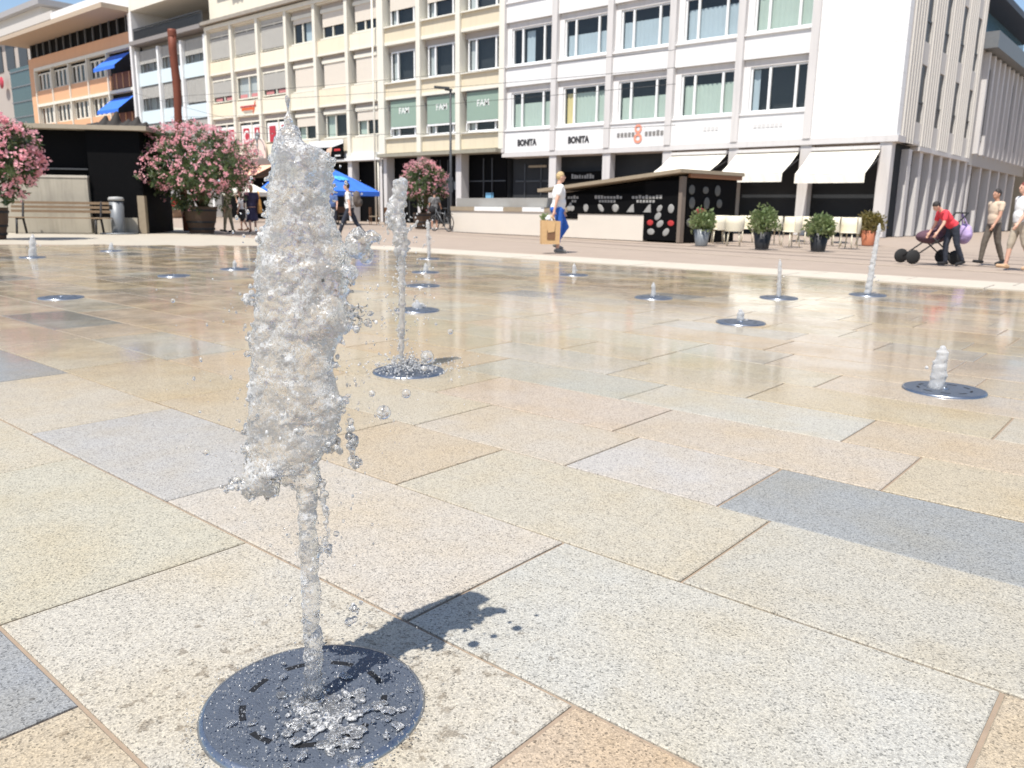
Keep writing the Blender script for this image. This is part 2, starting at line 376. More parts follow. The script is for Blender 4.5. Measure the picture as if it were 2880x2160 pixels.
WHITE = mat('white_render', (.73,.725,.72), .7, var=.04, scale=1.0, streak=.10)
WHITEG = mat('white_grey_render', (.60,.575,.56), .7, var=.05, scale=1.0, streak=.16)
OFFW = mat('cream_white_trim', (.72,.69,.60), .7, var=.05, scale=1.0, streak=.14)
FRAME = mat('white_window_frame', (.80,.80,.79), .4, var=.03)
BEIGE = mat('beige_panel', (.67,.585,.43), .75, var=.07, scale=.8, streak=.12)
CREAM = mat('cream_panel', (.73,.68,.56), .75, var=.06, scale=.8, streak=.12)
PEACH = mat('peach_panel', (.75,.655,.50), .75, var=.06, scale=.8, streak=.12)
ORANGE = mat('orange_panel', (.70,.39,.22), .7, var=.08, scale=.8, streak=.12)
ICE = mat('pale_blue_panel', (.60,.70,.74), .5, var=.05, scale=.8)
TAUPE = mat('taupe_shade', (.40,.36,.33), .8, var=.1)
SHUT = mat('roller_shutter', (.66,.60,.52), .7, var=.05)
GREYB = mat('grey_blind', (.45,.44,.41), .7, var=.08, scale=3)
GREENB = mat('green_blind', (.25,.34,.28), .8, var=.06, scale=2)
DARK = mat('dark_interior', (.04,.043,.047), .9, var=.4, scale=.7, spec=.1)  # near-black colour stands in for the shade of deep rooms behind the panes
DARKG = mat('dark_grey_metal', (.06,.062,.066), .45, .3, var=.2)
GREYM = mat('grey_metal', (.19,.20,.21), .5, .3, var=.15)
BLK = mat('black_panel', (.0035,.0035,.004), .7, var=.4, spec=.08)
GLASS = glassmat('window_glass', (.90,.93,.93), body=.02)
GLASSD = glassmat('shop_glass', (.55,.58,.6), body=.04)
CURT = mat('green_curtain', (.50,.585,.51), .8, var=.08, scale=2)
CURTY = mat('yellow_curtain', (.78,.64,.30), .8, var=.08, scale=2)
CURTB = mat('blue_curtain', (.47,.55,.60), .8, var=.08, scale=2)
CURTW = mat('grey_net_curtain', (.55,.57,.56), .8, var=.08, scale=2)
BLUEF = mat('blue_fabric', (.035,.16,.68), .7, var=.08, scale=2)
BLUEL = mat('light_blue_print', (.08,.42,.85), .7, var=.08)
AWN = mat('cream_awning', (.80,.76,.66), .75, var=.04, scale=2)
PEACHF = mat('peach_awning', (.80,.45,.32), .75, var=.06, scale=2)
REDP = mat('red_panel', (.42,.03,.05), .6, var=.08)
ORANP = mat('orange_lettering', (.70,.14,.05), .6)
RUST = mat('rusty_mast', (.17,.045,.022), .65, .2, var=.3, scale=5, bump=.2, bscale=20)
WOOD = mat('weathered_wood', (.22,.15,.09), .75, var=.3, scale=9, bump=.3, bscale=30)
WOODT = mat('tan_plank', (.31,.25,.175), .75, var=.2, scale=6, bump=.2)
BARK = mat('barrel_wood', (.085,.05,.03), .7, var=.35, scale=8, bump=.4, bscale=30)
IRON = mat('dark_iron', (.03,.03,.032), .5, .5, var=.3)
SOIL = mat('soil', (.05,.035,.025), .95)
STEM = mat('woody_stem', (.12,.085,.05), .8, var=.25)
LEAF = leafmat('oleander_leaf', (.025,.055,.015), (.12,.17,.05), .3)
PINK = leafmat('pink_petals', (.88,.33,.42), (.96,.64,.65), .4, 5)
REDFL = leafmat('red_petals', (.55,.02,.02), (.7,.06,.04), .3)
LEAFL = leafmat('light_leaf', (.12,.18,.06), (.30,.36,.16), .3)
SIGNW = mat('white_lettering', (.78,.78,.76), .6, var=.03)
GREYT = mat('grey_lettering', (.22,.21,.20), .6, var=.05)
BLKT = mat('black_lettering', (.03,.028,.03), .6)
PALEI = mat('chalk_print', (.30,.295,.28), .8, var=.3)
SKIN = mat('skin', (.62,.36,.26), .5, var=.06)
SKIN2 = mat('tanned_skin', (.50,.27,.18), .5, var=.06)
EYE = mat('eye', (.03,.02,.02), .3)
def cloth(n, c, v=.08): return mat(n, c, .85, var=v, scale=8, bump=.25, bscale=18)
# ------------------------------------------------------------------ ground
def sheet(name, pts, z, m):
    b = MB(); b.add([(x, y, z) for x, y in pts], [tuple(range(len(pts)))]); return tag(b.build(name, m), kind='structure')
sheet('ground', [(-600,-300),(600,-300),(600,900),(-600,900)], -.06, ROADM)
sheet('road', [(-160,-60),(60,-60),(60,60),(-160,60)], -.024, ROADM)
sheet('pavement', [(-60,-30),(25,-30),(25,11.6),(-14.3,12.2),(-15.8,13.35),(-21,13.3),(-25.0,13.9),(-27,15.2),(-33,17),(-60,2)], -.013, PAVEM)
# long pale granite edging between the wet plaza and the street
b = MB(); xk = -15.6; i = 0
KERB = mat('pale_edging', (.50,.445,.365), .7, var=.12, scale=2.0)
while xk < 22:
    L = 1.35; b.box(xk, 11.93, -.05, xk+L-.012, 12.62, .012 if i % 2 else .010); b.box(xk+.2, 12.63, -.05, xk+L+.188, 13.3, .006); xk += L; i += 1
tag(b.build('kerb_edging', KERB), kind='structure')
# tram track let into the street
b = MB()
for off in (0, 1.44, 3.2, 4.64):
    pts = [(-70, 31.5+off), (-30, 24.3+off), (-22.76, 22.34-.25*0+off), (-11.73, 19.3+off), (0, 17.0+off), (20, 13.6+off)]
    for (xa, ya), (xb, yb) in zip(pts, pts[1:]):
        b.add([(xa, ya, -.018), (xb, yb, -.018), (xb, yb+.09, -.018), (xa, ya+.09, -.018)], [(0,1,2,3)])
tag(b.build('tram_track', mat('track_groove', (.12,.09,.075), .5, .2)), kind='structure')
b = MB()
for off in (-1.6, 6.3):
    pts = [(-70, 31.5+off), (-30, 24.3+off), (-22.76, 22.34+off), (-11.73, 19.3+off), (0, 17.0+off), (20, 13.6+off)]
    for (xa, ya), (xb, yb) in zip(pts, pts[1:]):
        b.add([(xa, ya, -.019), (xb, yb, -.019), (xb, yb+.22, -.019), (xa, ya+.22, -.019)], [(0,1,2,3)])
tag(b.build('road_line', mat('pale_setts', (.42,.34,.26), .8, var=.2, scale=6)), kind='structure')

# granite plaza: individual slabs, joints open down to the mortar bed
def edgeX(y):   # north-west limit of the slabs
    P = [(-60,-40), (-20.5,6.4), (-17.7,9.6), (-17.4,10.7), (-15.5,11.9)]
    for (xa, ya), (xb, yb) in zip(P, P[1:]):
        if ya <= y <= yb: return xa + (xb-xa)*(y-ya)/(yb-ya)
    return -60
KS=.93
TAN=(.435,.375,.285); BEI=(.44,.40,.33); LBE=(.45,.42,.365); WHT=(.435,.42,.385); GRY=(.39,.385,.36); BLU=(.28,.287,.292); PNK=(.45,.395,.335); ORG=(.44,.355,.26); GRN=(.415,.395,.345)
near = {  # rows met near the fountain: (y0, y1, [joint x ...], [colours between])
 (-.1,.5): ([-6,-4.9,-3.8,-2.62,-1.48,-.35,.8,1.9],[TAN,BEI,LBE,BLU,TAN,BEI,LBE]),
 (.5,1.12): ([-6.5,-5.3,-4.2,-3.07,-1.92,-.785,.36,1.5],[TAN,GRY,BEI,BEI,LBE,ORG,BEI]),
 (1.12,1.72): ([-5.8,-4.7,-3.53,-2.39,-1.26,-.175,.9,2.0],[BLU,BEI,GRY,LBE,WHT,TAN,BEI]),
 (1.72,2.28): ([-5.9,-4.8,-3.7,-2.61,-1.98,-.89,.25,1.3],[BEI,TAN,TAN,TAN,BEI,GRN,GRY]),
 (2.28,2.80): ([-5.8,-4.7,-3.6,-2.5,-1.68,-1.07,0.05,1.1],[GRY,TAN,BEI,PNK,WHT,BLU,BEI]),
 (2.80,3.32): ([-6.2,-5.1,-3.9,-2.9,-1.815,-.72,.3],[TAN,BEI,BEI,PNK,PNK,TAN]),
 (3.32,3.80): ([-5.4,-4.3,-3.25,-2.12,-1.03,.1],[PNK,TAN,GRY,WHT,TAN])}
ys = [-3.7,-3.1,-2.5,-1.9,-1.3,-.7,-.1,.5,1.12,1.72,2.28,2.80,3.32,3.80]
while ys[-1] < 11.6: ys.append(ys[-1] + RX.choice([.46,.5,.55]))
ys[-1] = 11.9
b = MB()
pal = [TAN, BEI, LBE, WHT, GRY, BEI, PNK, BEI, LBE, TAN, GRN, PNK, TAN, BLU]
def slab(x0, x1, y0, y1, c):
    j = .0045; ch = .003; dz = RX.uniform(-.0012, .0012)
    k = [q*KS*RX.uniform(.985, 1.015) for q in c]
    X0, X1, Y0, Y1 = x0+j, x1-j, y0+j, y1-j
    vs = [(X0,Y0,-.012),(X1,Y0,-.012),(X1,Y1,-.012),(X0,Y1,-.012),(X0,Y0,-ch+dz),(X1,Y0,-ch+dz),(X1,Y1,-ch+dz),(X0,Y1,-ch+dz),
          (X0+ch,Y0+ch,dz),(X1-ch,Y0+ch,dz),(X1-ch,Y1-ch,dz),(X0+ch,Y1-ch,dz)]
    fs = [(8,9,10,11)]
    for q in range(4):
        r = (q+1) % 4; fs += [(4+q,4+r,8+r,8+q), (q,r,4+r,4+q)]
    b.add(vs, fs, 0, False, k)
for y0, y1 in zip(ys, ys[1:]):
    key = next((k for k in near if abs(k[0]-y0) < 1e-6), None)
    xs, cs = ([], [])
    if key: xs, cs = list(near[key][0]), list(near[key][1])
    else: xs = [RX.uniform(-1.2, 0)]
    while xs[0] > edgeX(y0): xs.insert(0, xs[0]-RX.choice([.62,.85,1.1,1.14,1.14])); cs.insert(0, RX.choice(pal))
    while xs[-1] < 14: xs.append(xs[-1]+RX.choice([.62,.85,1.1,1.14,1.14])); cs.append(RX.choice(pal))
    while len(cs) < len(xs)-1: cs.append(RX.choice(pal))
    for i in range(len(xs)-1):
        if xs[i] >= edgeX((y0+y1)/2) - .6: slab(xs[i], xs[i+1], y0, y1, cs[i])
mb_ = [(-46,-3.7),(14,-3.7),(14,11.9),(-15.8,11.9),(-17.6,10.7),(-18,9.6),(-21,6.4)]
b.add([(x,y,-.0065) for x,y in mb_], [tuple(range(len(mb_)))], 1)
tag(b.build('plaza_paving', [GRANITE, MORTAR]), kind='structure')

# ------------------------------------------------------------------ fountain cover plates
NZ = G(885, 1985); NZ.z = 0
def plate_geom():
    b = MB(); b.lathe([(.0,.0105),(.187,.0105),(.190,.011)], n=72); 
    return b
def make_plate(loc, label, rz=0):
    t = thing('fountain_cover', loc, label, 'fountain cover', 'round steel fountain covers set in the paving', rz)
    p = MB(); p.lathe([(.026,.010),(.188,.011),(.1965,.0105)], n=72); p.lathe([(.0205,-.01),(.026,.010)], n=24)
    pl = p.build('plate', STEEL, t)
    r = MB(); r.lathe([(.1967,.0107),(.203,.009),(.2075,.002),(.2075,-.012)], n=72); r.build('rim', STEELR, t)
    for k in range(9):
        s = MB(); a0 = 2*math.pi*k/9 + .2; a1 = a0 + .36
        vs = []; n = 8
        for i in range(n+1):
            a = a0 + (a1-a0)*i/n
            for rr, zz in ((.124,.0112),(.1355,.0112)): vs.append((rr*math.cos(a), rr*math.sin(a), zz+.0004))
        s.add(vs, [(2*i,2*i+1,2*i+3,2*i+2) for i in range(n)]); s.build('slot', BLACK, t)
    z = MB(); z.lathe([(.0205,-.01),(.0205,.016),(.0185,.0185),(.0145,.0185),(.0145,-.01)], n=28); z.build('nozzle_ring', STEELR, t)
    return t
P0 = make_plate((NZ.x, NZ.y, 0), 'large round blue-grey fountain cover in the foreground under the tall water jet', .3)
COVERS = {}
for px, py, lab in [
  (1150,1046,'round fountain cover buried under white splash at the foot of the second tall jet'),
  (172,838,'dry flat fountain cover with no jet on the wet paving at far left'),
  (490,776,'dry flat fountain cover in front of the reflection of the barrel planter'),
  (1190,804,'dry flat fountain cover in line behind the cover with a white bubble'),
  (1173,873,'dark fountain cover carrying a white water bubble, right of the second jet'),
  (1197,766,'thin distant fountain cover with a small foam cone, just below the thin upright jet'),
  (2655,1098,'large round fountain cover at the right with a white jet and dark shadow'),
  (2083,908,'fountain cover with a short white spurt in the middle of the right half'),
  (2440,830,'fountain cover under the tall thin jet beside the café'),
  (2190,838,'fountain cover under the tapering jet in front of the cream awnings'),
  (1838,838,'fountain cover under the short white jet below the black food stall'),
  (1615,774,'distant fountain cover under the small spurt right of the walking woman'),
  (92,724,'fountain cover under the white jet in front of the bench'),
  (313,706,'fountain cover under the small white cone in front of the litter bin'),
  (660,757,'fountain cover under the tiny spurt left of the tall foreground jet'),
  (1207,728,'distant fountain cover under the thin upright jet with a skirt of spray')]:
    g = G(px, py); g.z = 0; COVERS[(px, py)] = g
    dup(P0, g, RX.uniform(0, 3), lab, 'round steel fountain covers set in the paving')

# ------------------------------------------------------------------ main jet
rw = random.Random(11)
out = [(345,800,828),(365,782,842),(385,772,850),(400,768,858),(420,764,925),(440,760,933),(470,760,932),(500,757,933),(530,754,938),(560,752,934),(600,749,936),(640,743,946),(670,733,955),(700,722,972),(740,716,985),
  (780,712,985),(820,710,985),(850,708,980),(880,708,985),(900,708,985),(930,706,975),(960,706,962),(1000,706,945),(1050,706,948),(1090,704,958),(1120,704,962),(1150,704,960),(1180,700,955),(1210,694,946),(1240,692,940),(1270,694,925),(1300,698,905),(1330,705,885)]
def span(y):
    for a, c in zip(out, out[1:]):
        if a[0] <= y <= c[0]:
            t = (y-a[0])/(c[0]-a[0]); return a[1]+(c[1]-a[1])*t, a[2]+(c[2]-a[2])*t
    return out[-1][1:]
J = lambda x, y, d=0: AT(x, y, NZ) + fh*d
K = .00067
b = MB(); base = NZ.copy()
def q(p): return p - base
rows = list(range(346, 1331, 7)); nr = 26; vs = []; fs = []      # the torn sleeve of water: one lofted skin
for y in rows:
    l, r = span(y); cx = (l+r)/2; w_ = (r-l)/2
    for k in range(nr):
        an = 2*math.pi*k/nr; f_ = 1 + .16*noise.noise(Vector((math.cos(an)*1.6, math.sin(an)*1.6, y*.013))) + .07*noise.noise(Vector((math.cos(an)*4, math.sin(an)*4, y*.05)))
        f_ = f_ if abs(math.cos(an)) < .8 else 1 + (f_-1)*.5
        vs.append(q(J(cx + w_*.97*math.cos(an)*f_, y, min(.034, w_*K*.7)*math.sin(an)*f_)))
n_ = len(rows)
for a in range(n_-1):
    for k in range(nr): fs.append((a*nr+k, (a+1)*nr+k, (a+1)*nr+(k+1) % nr, a*nr+(k+1) % nr))
fs.append(tuple(range(nr))); fs.append(tuple(reversed(range((n_-1)*nr, n_*nr)))); b.add(vs, fs)
for i in range(150):               # small clots along the torn rims
    y = rw.uniform(420, 1330); l, r = span(y); x = rw.choice([l, r]) + rw.uniform(-7, 7); rad = rw.choice([3, 4, 5, 6])
    b.ell(q(J(x, y, rw.uniform(-.012, .012))), (rad*K, rad*K, rad*K*rw.uniform(.9, 1.8)), 8, 6)
for cx, cy, rad in [(735,1345,34),(715,1325,24),(762,1378,22),(752,1398,14),(700,1352,16),(868,1338,34),(862,1365,28),(862,1390,23),(835,1345,26),(805,1345,22)]:
    b.ell(q(J(cx, cy, rw.uniform(-.01, .01))), (rad*K, rad*K, rad*K*1.25), 14, 10)
# finger at the top
for x, y, rad in [(812,345,15),(812,330,9),(810,318,7.5),(809,306,8),(808,294,10),(808,283,11),(807,276,8)]: b.ell(q(J(x, y)), (rad*K, rad*K, rad*K*1.4), 12, 8)
# side clumps and arms
for cx, cy, rx_, ry_, n in [(1008,885,32,34,42),(985,905,30,25,26),(700,845,16,20,14),(697,1235,24,30,20),(712,1300,26,40,30),(745,1345,42,26,34),(735,1385,48,20,26),(690,1375,60,22,22),(650,1370,40,20,14),(940,1255,22,22,16),(958,1130,16,36,18),(905,450,30,20,22),(925,660,20,26,14),(995,1255,10,42,14),(1000,1300,12,24,9),(985,1190,6,40,8),(915,1545,12,24,10),(815,1690,9,18,6),(1000,1720,14,22,10),(978,1745,8,10,4)]:
    for i in range(n):
        a = rw.uniform(0, 6.28); s_ = math.sqrt(rw.random()); rad = rw.choice([3.5,4.5,5.5,7,8])
        b.ell(q(J(cx+rx_*s_*math.cos(a), cy+ry_*s_*math.sin(a), rw.uniform(-.02, .02))), (rad*K, rad*K, rad*K*rw.uniform(.8, 1.5)), 8, 6)
# drops linked to the right shoulder of the jet
for x, y, rx_, ry_ in [(1010,690,30,34),(1030,715,20,24),(1050,668,26,20),(990,765,20,18),(1012,650,10,9)]:
    b.ell(q(J(x, y, rw.uniform(-.02, .02))), (rx_*K, rx_*K, ry_*K), 14, 10)
# narrow stem down to the nozzle
pts = []; rs = []
for i in range(46):
    t = i/45; y = 1300 + (1988-1300)*t; x = 862 + (884-862)*t + rw.uniform(-2, 2)
    pts.append(q(J(x, y))); rs.append((21 + 6*t + rw.uniform(-2, 2))*K)
b.tube(pts, rs, 14)
for i in range(90):
    t = rw.random(); y = 1340+640*t; x = 862+22*t + rw.uniform(-25, 25); rad = rw.uniform(3, 6)
    b.ell(q(J(x, y, rw.uniform(-.018, .018))), (rad*K, rad*K, rad*K*2), 7, 5)
for i in range(40):
    b.ell(q(J(905+rw.uniform(-8, 8)+i*.5, 1330+i*6)), (5*K, 5*K, 9*K), 7, 5)
jet = fuse(b, .0028, 'water_jet', WATER, 2, disp=((.06, .016), (.022, .009), (.009, .0035)), loc=base)
tag(jet, 'tall clear foaming water jet rising in the foreground from the large steel cover', 'water jet', 'water jets of the plaza fountain')

# ------------------------------------------------------------------ second tall jet
b = MB(); B2 = COVERS[(1150,1046)]; K2 = (B2-CAM).dot(fwd)/F
J2 = lambda x, y, d=0: AT(x, y, B2) + fh*d - B2
o2 = [(505,1118,1140),(520,1108,1146),(545,1104,1148),(560,1098,1142),(580,1086,1140),(600,1084,1134),(625,1092,1140),(650,1100,1150),(675,1106,1150),(700,1108,1148),(720,1112,1140)]
for i in range(230):
    y = rw.uniform(505, 715)
    for a, c in zip(o2, o2[1:]):
        if a[0] <= y <= c[0]:
            t = (y-a[0])/(c[0]-a[0]); l = a[1]+(c[1]-a[1])*t; r = a[2]+(c[2]-a[2])*t
    rad = rw.choice([3,4,5,7,9]); b.ell(J2(rw.uniform(l+2, r-2), y, rw.uniform(-.04, .04)), (rad*K2, rad*K2, rad*K2*rw.uniform(.8, 1.4)), 8, 6)
for y in range(515, 715, 14):
    for a, c in zip(o2, o2[1:]):
        if a[0] <= y <= c[0]:
            t = (y-a[0])/(c[0]-a[0]); l = a[1]+(c[1]-a[1])*t; r = a[2]+(c[2]-a[2])*t
    b.ell(J2((l+r)/2, y), ((r-l)*.42*K2, (r-l)*.42*K2, 12*K2), 12, 8)
for i in range(16): b.ell(J2(1140+i*2.3, 650-i*1.6+rw.uniform(-5, 5)), (rw.uniform(3, 5)*K2,)*3, 7, 5)
for i in range(60): b.ell(J2(rw.uniform(1082, 1102), rw.uniform(600, 665)), (rw.uniform(1.2, 2.6)*K2,)*3, 6, 4)
b.tube([J2(1128 + 6*math.sin(t*5)*.3 + 3*t/1, 705 + 335*t) for t in [i/20 for i in range(21)]], [(11 - 3*min(1, i/10) + rw.uniform(-1.5, 1.5))*K2 for i in range(21)], 10)
for i in range(70):
    t = rw.random(); b.ell(J2(1129+rw.uniform(-16, 16), 720+300*t), (rw.uniform(2, 4.5)*K2,)*3, 6, 4)
o = fuse(b, .0065, 'water_jet', watermat('water_distant', .34, 30), 1, disp=((.03, .014),), loc=B2)
tag(o, 'slimmer clear water jet with a clump at its top, right of the walking man', 'water jet', 'water jets of the plaza fountain')

# ------------------------------------------------------------------ low white bubblers and thin jets
def spurt(px, py, top, wb, wt, label, lean=0, foam=FOAMW, skirt=None):
    P = G(px, py); P.z = 0; k = (P-CAM).dot(fwd)/F; b = MB(); h = py-top
    f = lambda x, y: AT(x, y, P) - P; n = max(6, int(h/4)); pp = []; rr_ = []
    for i in range(n+1):
        t = i/n; wd = wb+(wt-wb)*t; x = px+lean*t + wd*.14*noise.noise(Vector((i*.45, px, 0)))
        pp.append(f(x, py-h*t)); rr_.append(max(.004, wd*.46*k*(1+.22*noise.noise(Vector((px*.1, i*.3, 3))))*(.55 if i == n else 1)))
    b.tube(pp, rr_, 10); b.ell(pp[-1], (rr_[-1]*1.1, rr_[-1]*1.1, rr_[-1]*1.5), 10, 7)
    for j in range(int(4+h*.09)):
        t = rw.random(); wd = wb+(wt-wb)*t; b.ell(f(px+lean*t+rw.gauss(0, .62)*wd, py-h*t*1.04+rw.uniform(-3, 6)), (rw.uniform(.06, .17)*wd*k+.002,)*3, 6, 4)
    if skirt:
        for j in range(26):
            b.ell(f(px+lean*.5+rw.uniform(-1, 1)*skirt[1], skirt[0]+rw.uniform(-12, 12)), (rw.uniform(1, 2.4)*k,)*3, 6, 4)
    o = fuse(b, max(.005, .7*k), 'water_spurt', foam, 4, disp=((.06, .010), (.02, .005), (.008, .003)), loc=P)
    return tag(o, label, 'water jet', 'water jets of the plaza fountain')
spurt(92,722,662,24,12,'white spurt of water in front of the bench at far left')
spurt(313,704,684,16,9,'small white cone of water in front of the litter bin')
spurt(660,755,735,14,10,'tiny round white spurt just left of the tall foreground jet')
spurt(1173,870,850,32,18,'white water bubble on the dark cover right of the second jet')
spurt(1197,764,742,18,9,'small foam cone on the thin distant cover below the upright jet')
spurt(1207,727,622,10,11,'thin upright water jet with a skirt of spray, before the man with the bicycle', -4, watermat('water_thin', .5, 30), (688, 17))
spurt(1615,770,744,12,10,'small distant spurt just right of the walking woman')
spurt(1838,836,798,15,12,'short white jet below the black food stall')
spurt(2083,906,876,24,20,'short fat white spurt in the middle of the right half')
spurt(2190,836,736,14,10,'tapering white jet in front of the cream awnings', 4)
spurt(2440,828,632,20,10,'tallest thin white jet of the right half, beside the café terrace', 34, watermat('water_pale', .65, 30))
spurt(2632,1096,985,46,34,'thick white spurt nearest the right edge, over the large cover', 20, watermat('water_near_right', .6, 60))

# splash on the covers and flying drops: uncountable
def drops(name, pts, m):
    b = MB()
    for p, r, e in pts: b.ell(p, (r, r, r*e), 7, 5)
    return b
pts = []
for i in range(950):
    y = rw.triangular(330, 1960, 1200); l, r = span(min(1330, max(345, y)))
    if y > 1340: l, r = 800, 960
    x = rw.gauss((l+r)/2, (r-l)*.48 + 14); rad = rw.choice([.8,1,1,1.3,1.6,2,2.6,3.4])
    pts.append((J(x, y, rw.uniform(-.12, .12)), rad*K*1.15, rw.uniform(.9, 1.7)))
for x, y, rad in [(1085,1150,20),(1040,1115,9),(1143,1106,13),(608,1250,9),(470,850,6),(1055,905,5),(1260,945,8),(1230,905,4),(1010,660,12),(1200,1005,18),(930,1530,9),(1185,1050,8),(668,1120,4),(590,1140,4)]:
    pts.append((J(x, y, rw.uniform(-.05, .05)), rad*K, .95))
for i in range(260):
    p = J(rw.uniform(560, 1350), rw.uniform(1000, 1900), rw.uniform(-.3, .4)); 
    if p.z > .02: pts.append((p, rw.uniform(.6, 1.5)*K, 1.2))
tag(drops('d', pts, DROP).build('flying_drops', DROP), 'clear drops flying around the tall foreground jet', 'water drops', kind='stuff')
pts = []
for i in range(1500):
    a = rw.uniform(0, 6.28); rr = .22*math.sqrt(rw.random()); cx = NZ.x+.02; cy = NZ.y-.03
    big = math.exp(-((rr*math.cos(a)-.05)**2+(rr*math.sin(a)+.02)**2)/.006)
    pts.append(((cx+rr*math.cos(a), cy+rr*math.sin(a), .014+abs(rw.gauss(0, .012+.03*big))), rw.uniform(.0006, .0018+.0016*big), rw.uniform(.6, 1.5)))
tag(drops('s', pts, DROP).build('splash_drops', watermat('splash_water', .25, 80, .2)), 'splashing drops dancing on the large foreground cover', 'water drops', kind='stuff')
# thin sheet of churned water on the cover
b = MB()
for i in range(230):
    a = rw.uniform(0, 6.28); rr = abs(rw.gauss(0, .062)); cx = NZ.x+.055*math.cos(R(40.4))+.02; cy = NZ.y+.055*math.sin(R(40.4))-.045
    b.ell((cx+1.5*rr*math.cos(a)-NZ.x, cy+rr*math.sin(a)-NZ.y, .013+rw.uniform(0, .006)), (rw.uniform(.004,.014), rw.uniform(.004,.014), rw.uniform(.0015,.0042)), 8, 5)
tag(fuse(b, .0025, 'churned_water', watermat('churn', .16, 120, .6, 260), 1, disp=((.012,.006),), loc=(NZ.x, NZ.y, 0)), 'churned water spreading over the right side of the large cover', 'water splash', kind='stuff')
pts = []
for i in range(620):
    a = rw.uniform(0, 6.28); rr = abs(rw.gauss(0, .14)); z = abs(rw.gauss(0, .035))
    pts.append((B2 + Vector((rr*math.cos(a)*1.2, rr*math.sin(a), .012+z)), rw.uniform(.002, .007), 1))
for i in range(260):
    p = B2 + J2(rw.gauss(1130, 40), rw.uniform(600, 1010), rw.uniform(-.1, .1)); pts.append((p, rw.uniform(.002, .006), 1.2))
tag(drops('s2', pts, DROP).build('splash_drops', FOAMW), 'white spray around the foot of the second jet', 'water drops', kind='stuff')
# ------------------------------------------------------------------ buildings (street front at y = 36)
FY = 36.0
rb = random.Random(5)
def wavy(b, x0, x1, z0, z1, y, amp=.03, step=.07, mi=0):
    n = max(4, int((x1-x0)/step)); vs = []; ph = rb.uniform(0, 6)
    for i in range(n+1):
        x = x0+(x1-x0)*i/n; yy = y+amp*math.sin(i*1.9+ph)*rb.uniform(.5, 1)
        vs += [(x, yy, z0), (x, yy, z1)]
    b.add(vs, [(2*i, 2*i+2, 2*i+3, 2*i+1) for i in range(n)], mi, True)
def window(t, o, x0, x1, z0, z1, y, splits=(), fw=.08, mw=.11, curtain=None, cz=1.0, net=None, transom=None, fm=None, shutter=None, sz=0, shm=None, gl=None, tilt=None, sill=True):
    """window of building t: frame mesh with panes, curtain and blind as its sub-parts"""
    f = MB(o); d0, d1 = y-.05, y+.04
    f.box(x0, d0, z0, x0+fw, d1, z1); f.box(x1-fw, d0, z0, x1, d1, z1)
    f.box(x0+fw, d0, z0, x1-fw, d1, z0+fw); f.box(x0+fw, d0, z1-fw, x1-fw, d1, z1)
    xs = [x0+fw]
    for s in splits:
        xm = x0+(x1-x0)*s; f.box(xm-mw/2, d0-.012, z0+fw, xm+mw/2, d1, z1-fw)
    if transom: f.box(x0+fw, d0-.02, z0+(z1-z0)*transom-.06, x1-fw, d1-.01, z0+(z1-z0)*transom+.06)
    if sill: f.box(x0-.12, y-.22, z0-.09, x1+.12, d0-.003, z0-.002)
    w_ = f.build('window', fm or FRAME, t)
    g = MB(o); g.add([(x0+fw, y+.012, z0+fw), (x1-fw, y+.012, z0+fw), (x1-fw, y+.012, z1-fw), (x0+fw, y+.012, z1-fw)], [(0,1,2,3)])
    g.build('pane', gl or GLASS, w_)
    if curtain:
        segs = curtain if isinstance(curtain, list) else [(0, 1, curtain)]
        for a, c, m in segs:
            cb = MB(o); wavy(cb, x0+fw+(x1-x0-2*fw)*a, x0+fw+(x1-x0-2*fw)*c, z0+.02, z0+(z1-z0)*cz, y+.16); cb.build('curtain', m, w_)
    if shutter is not None and sz > 0:
        sb = MB(o); zz = z1-(z1-z0)*sz; k = z1
        while k > zz+.001:
            q = max(zz, k-.11); sb.box(x0+.03, y-.10, q+.006, x1-.03, y-.062, k); sb.box(x0+.03, y-.092, q, x1-.03, y-.066, q+.006); k = q
        sb.build('roller_shutter', shutter, w_)
    return w_

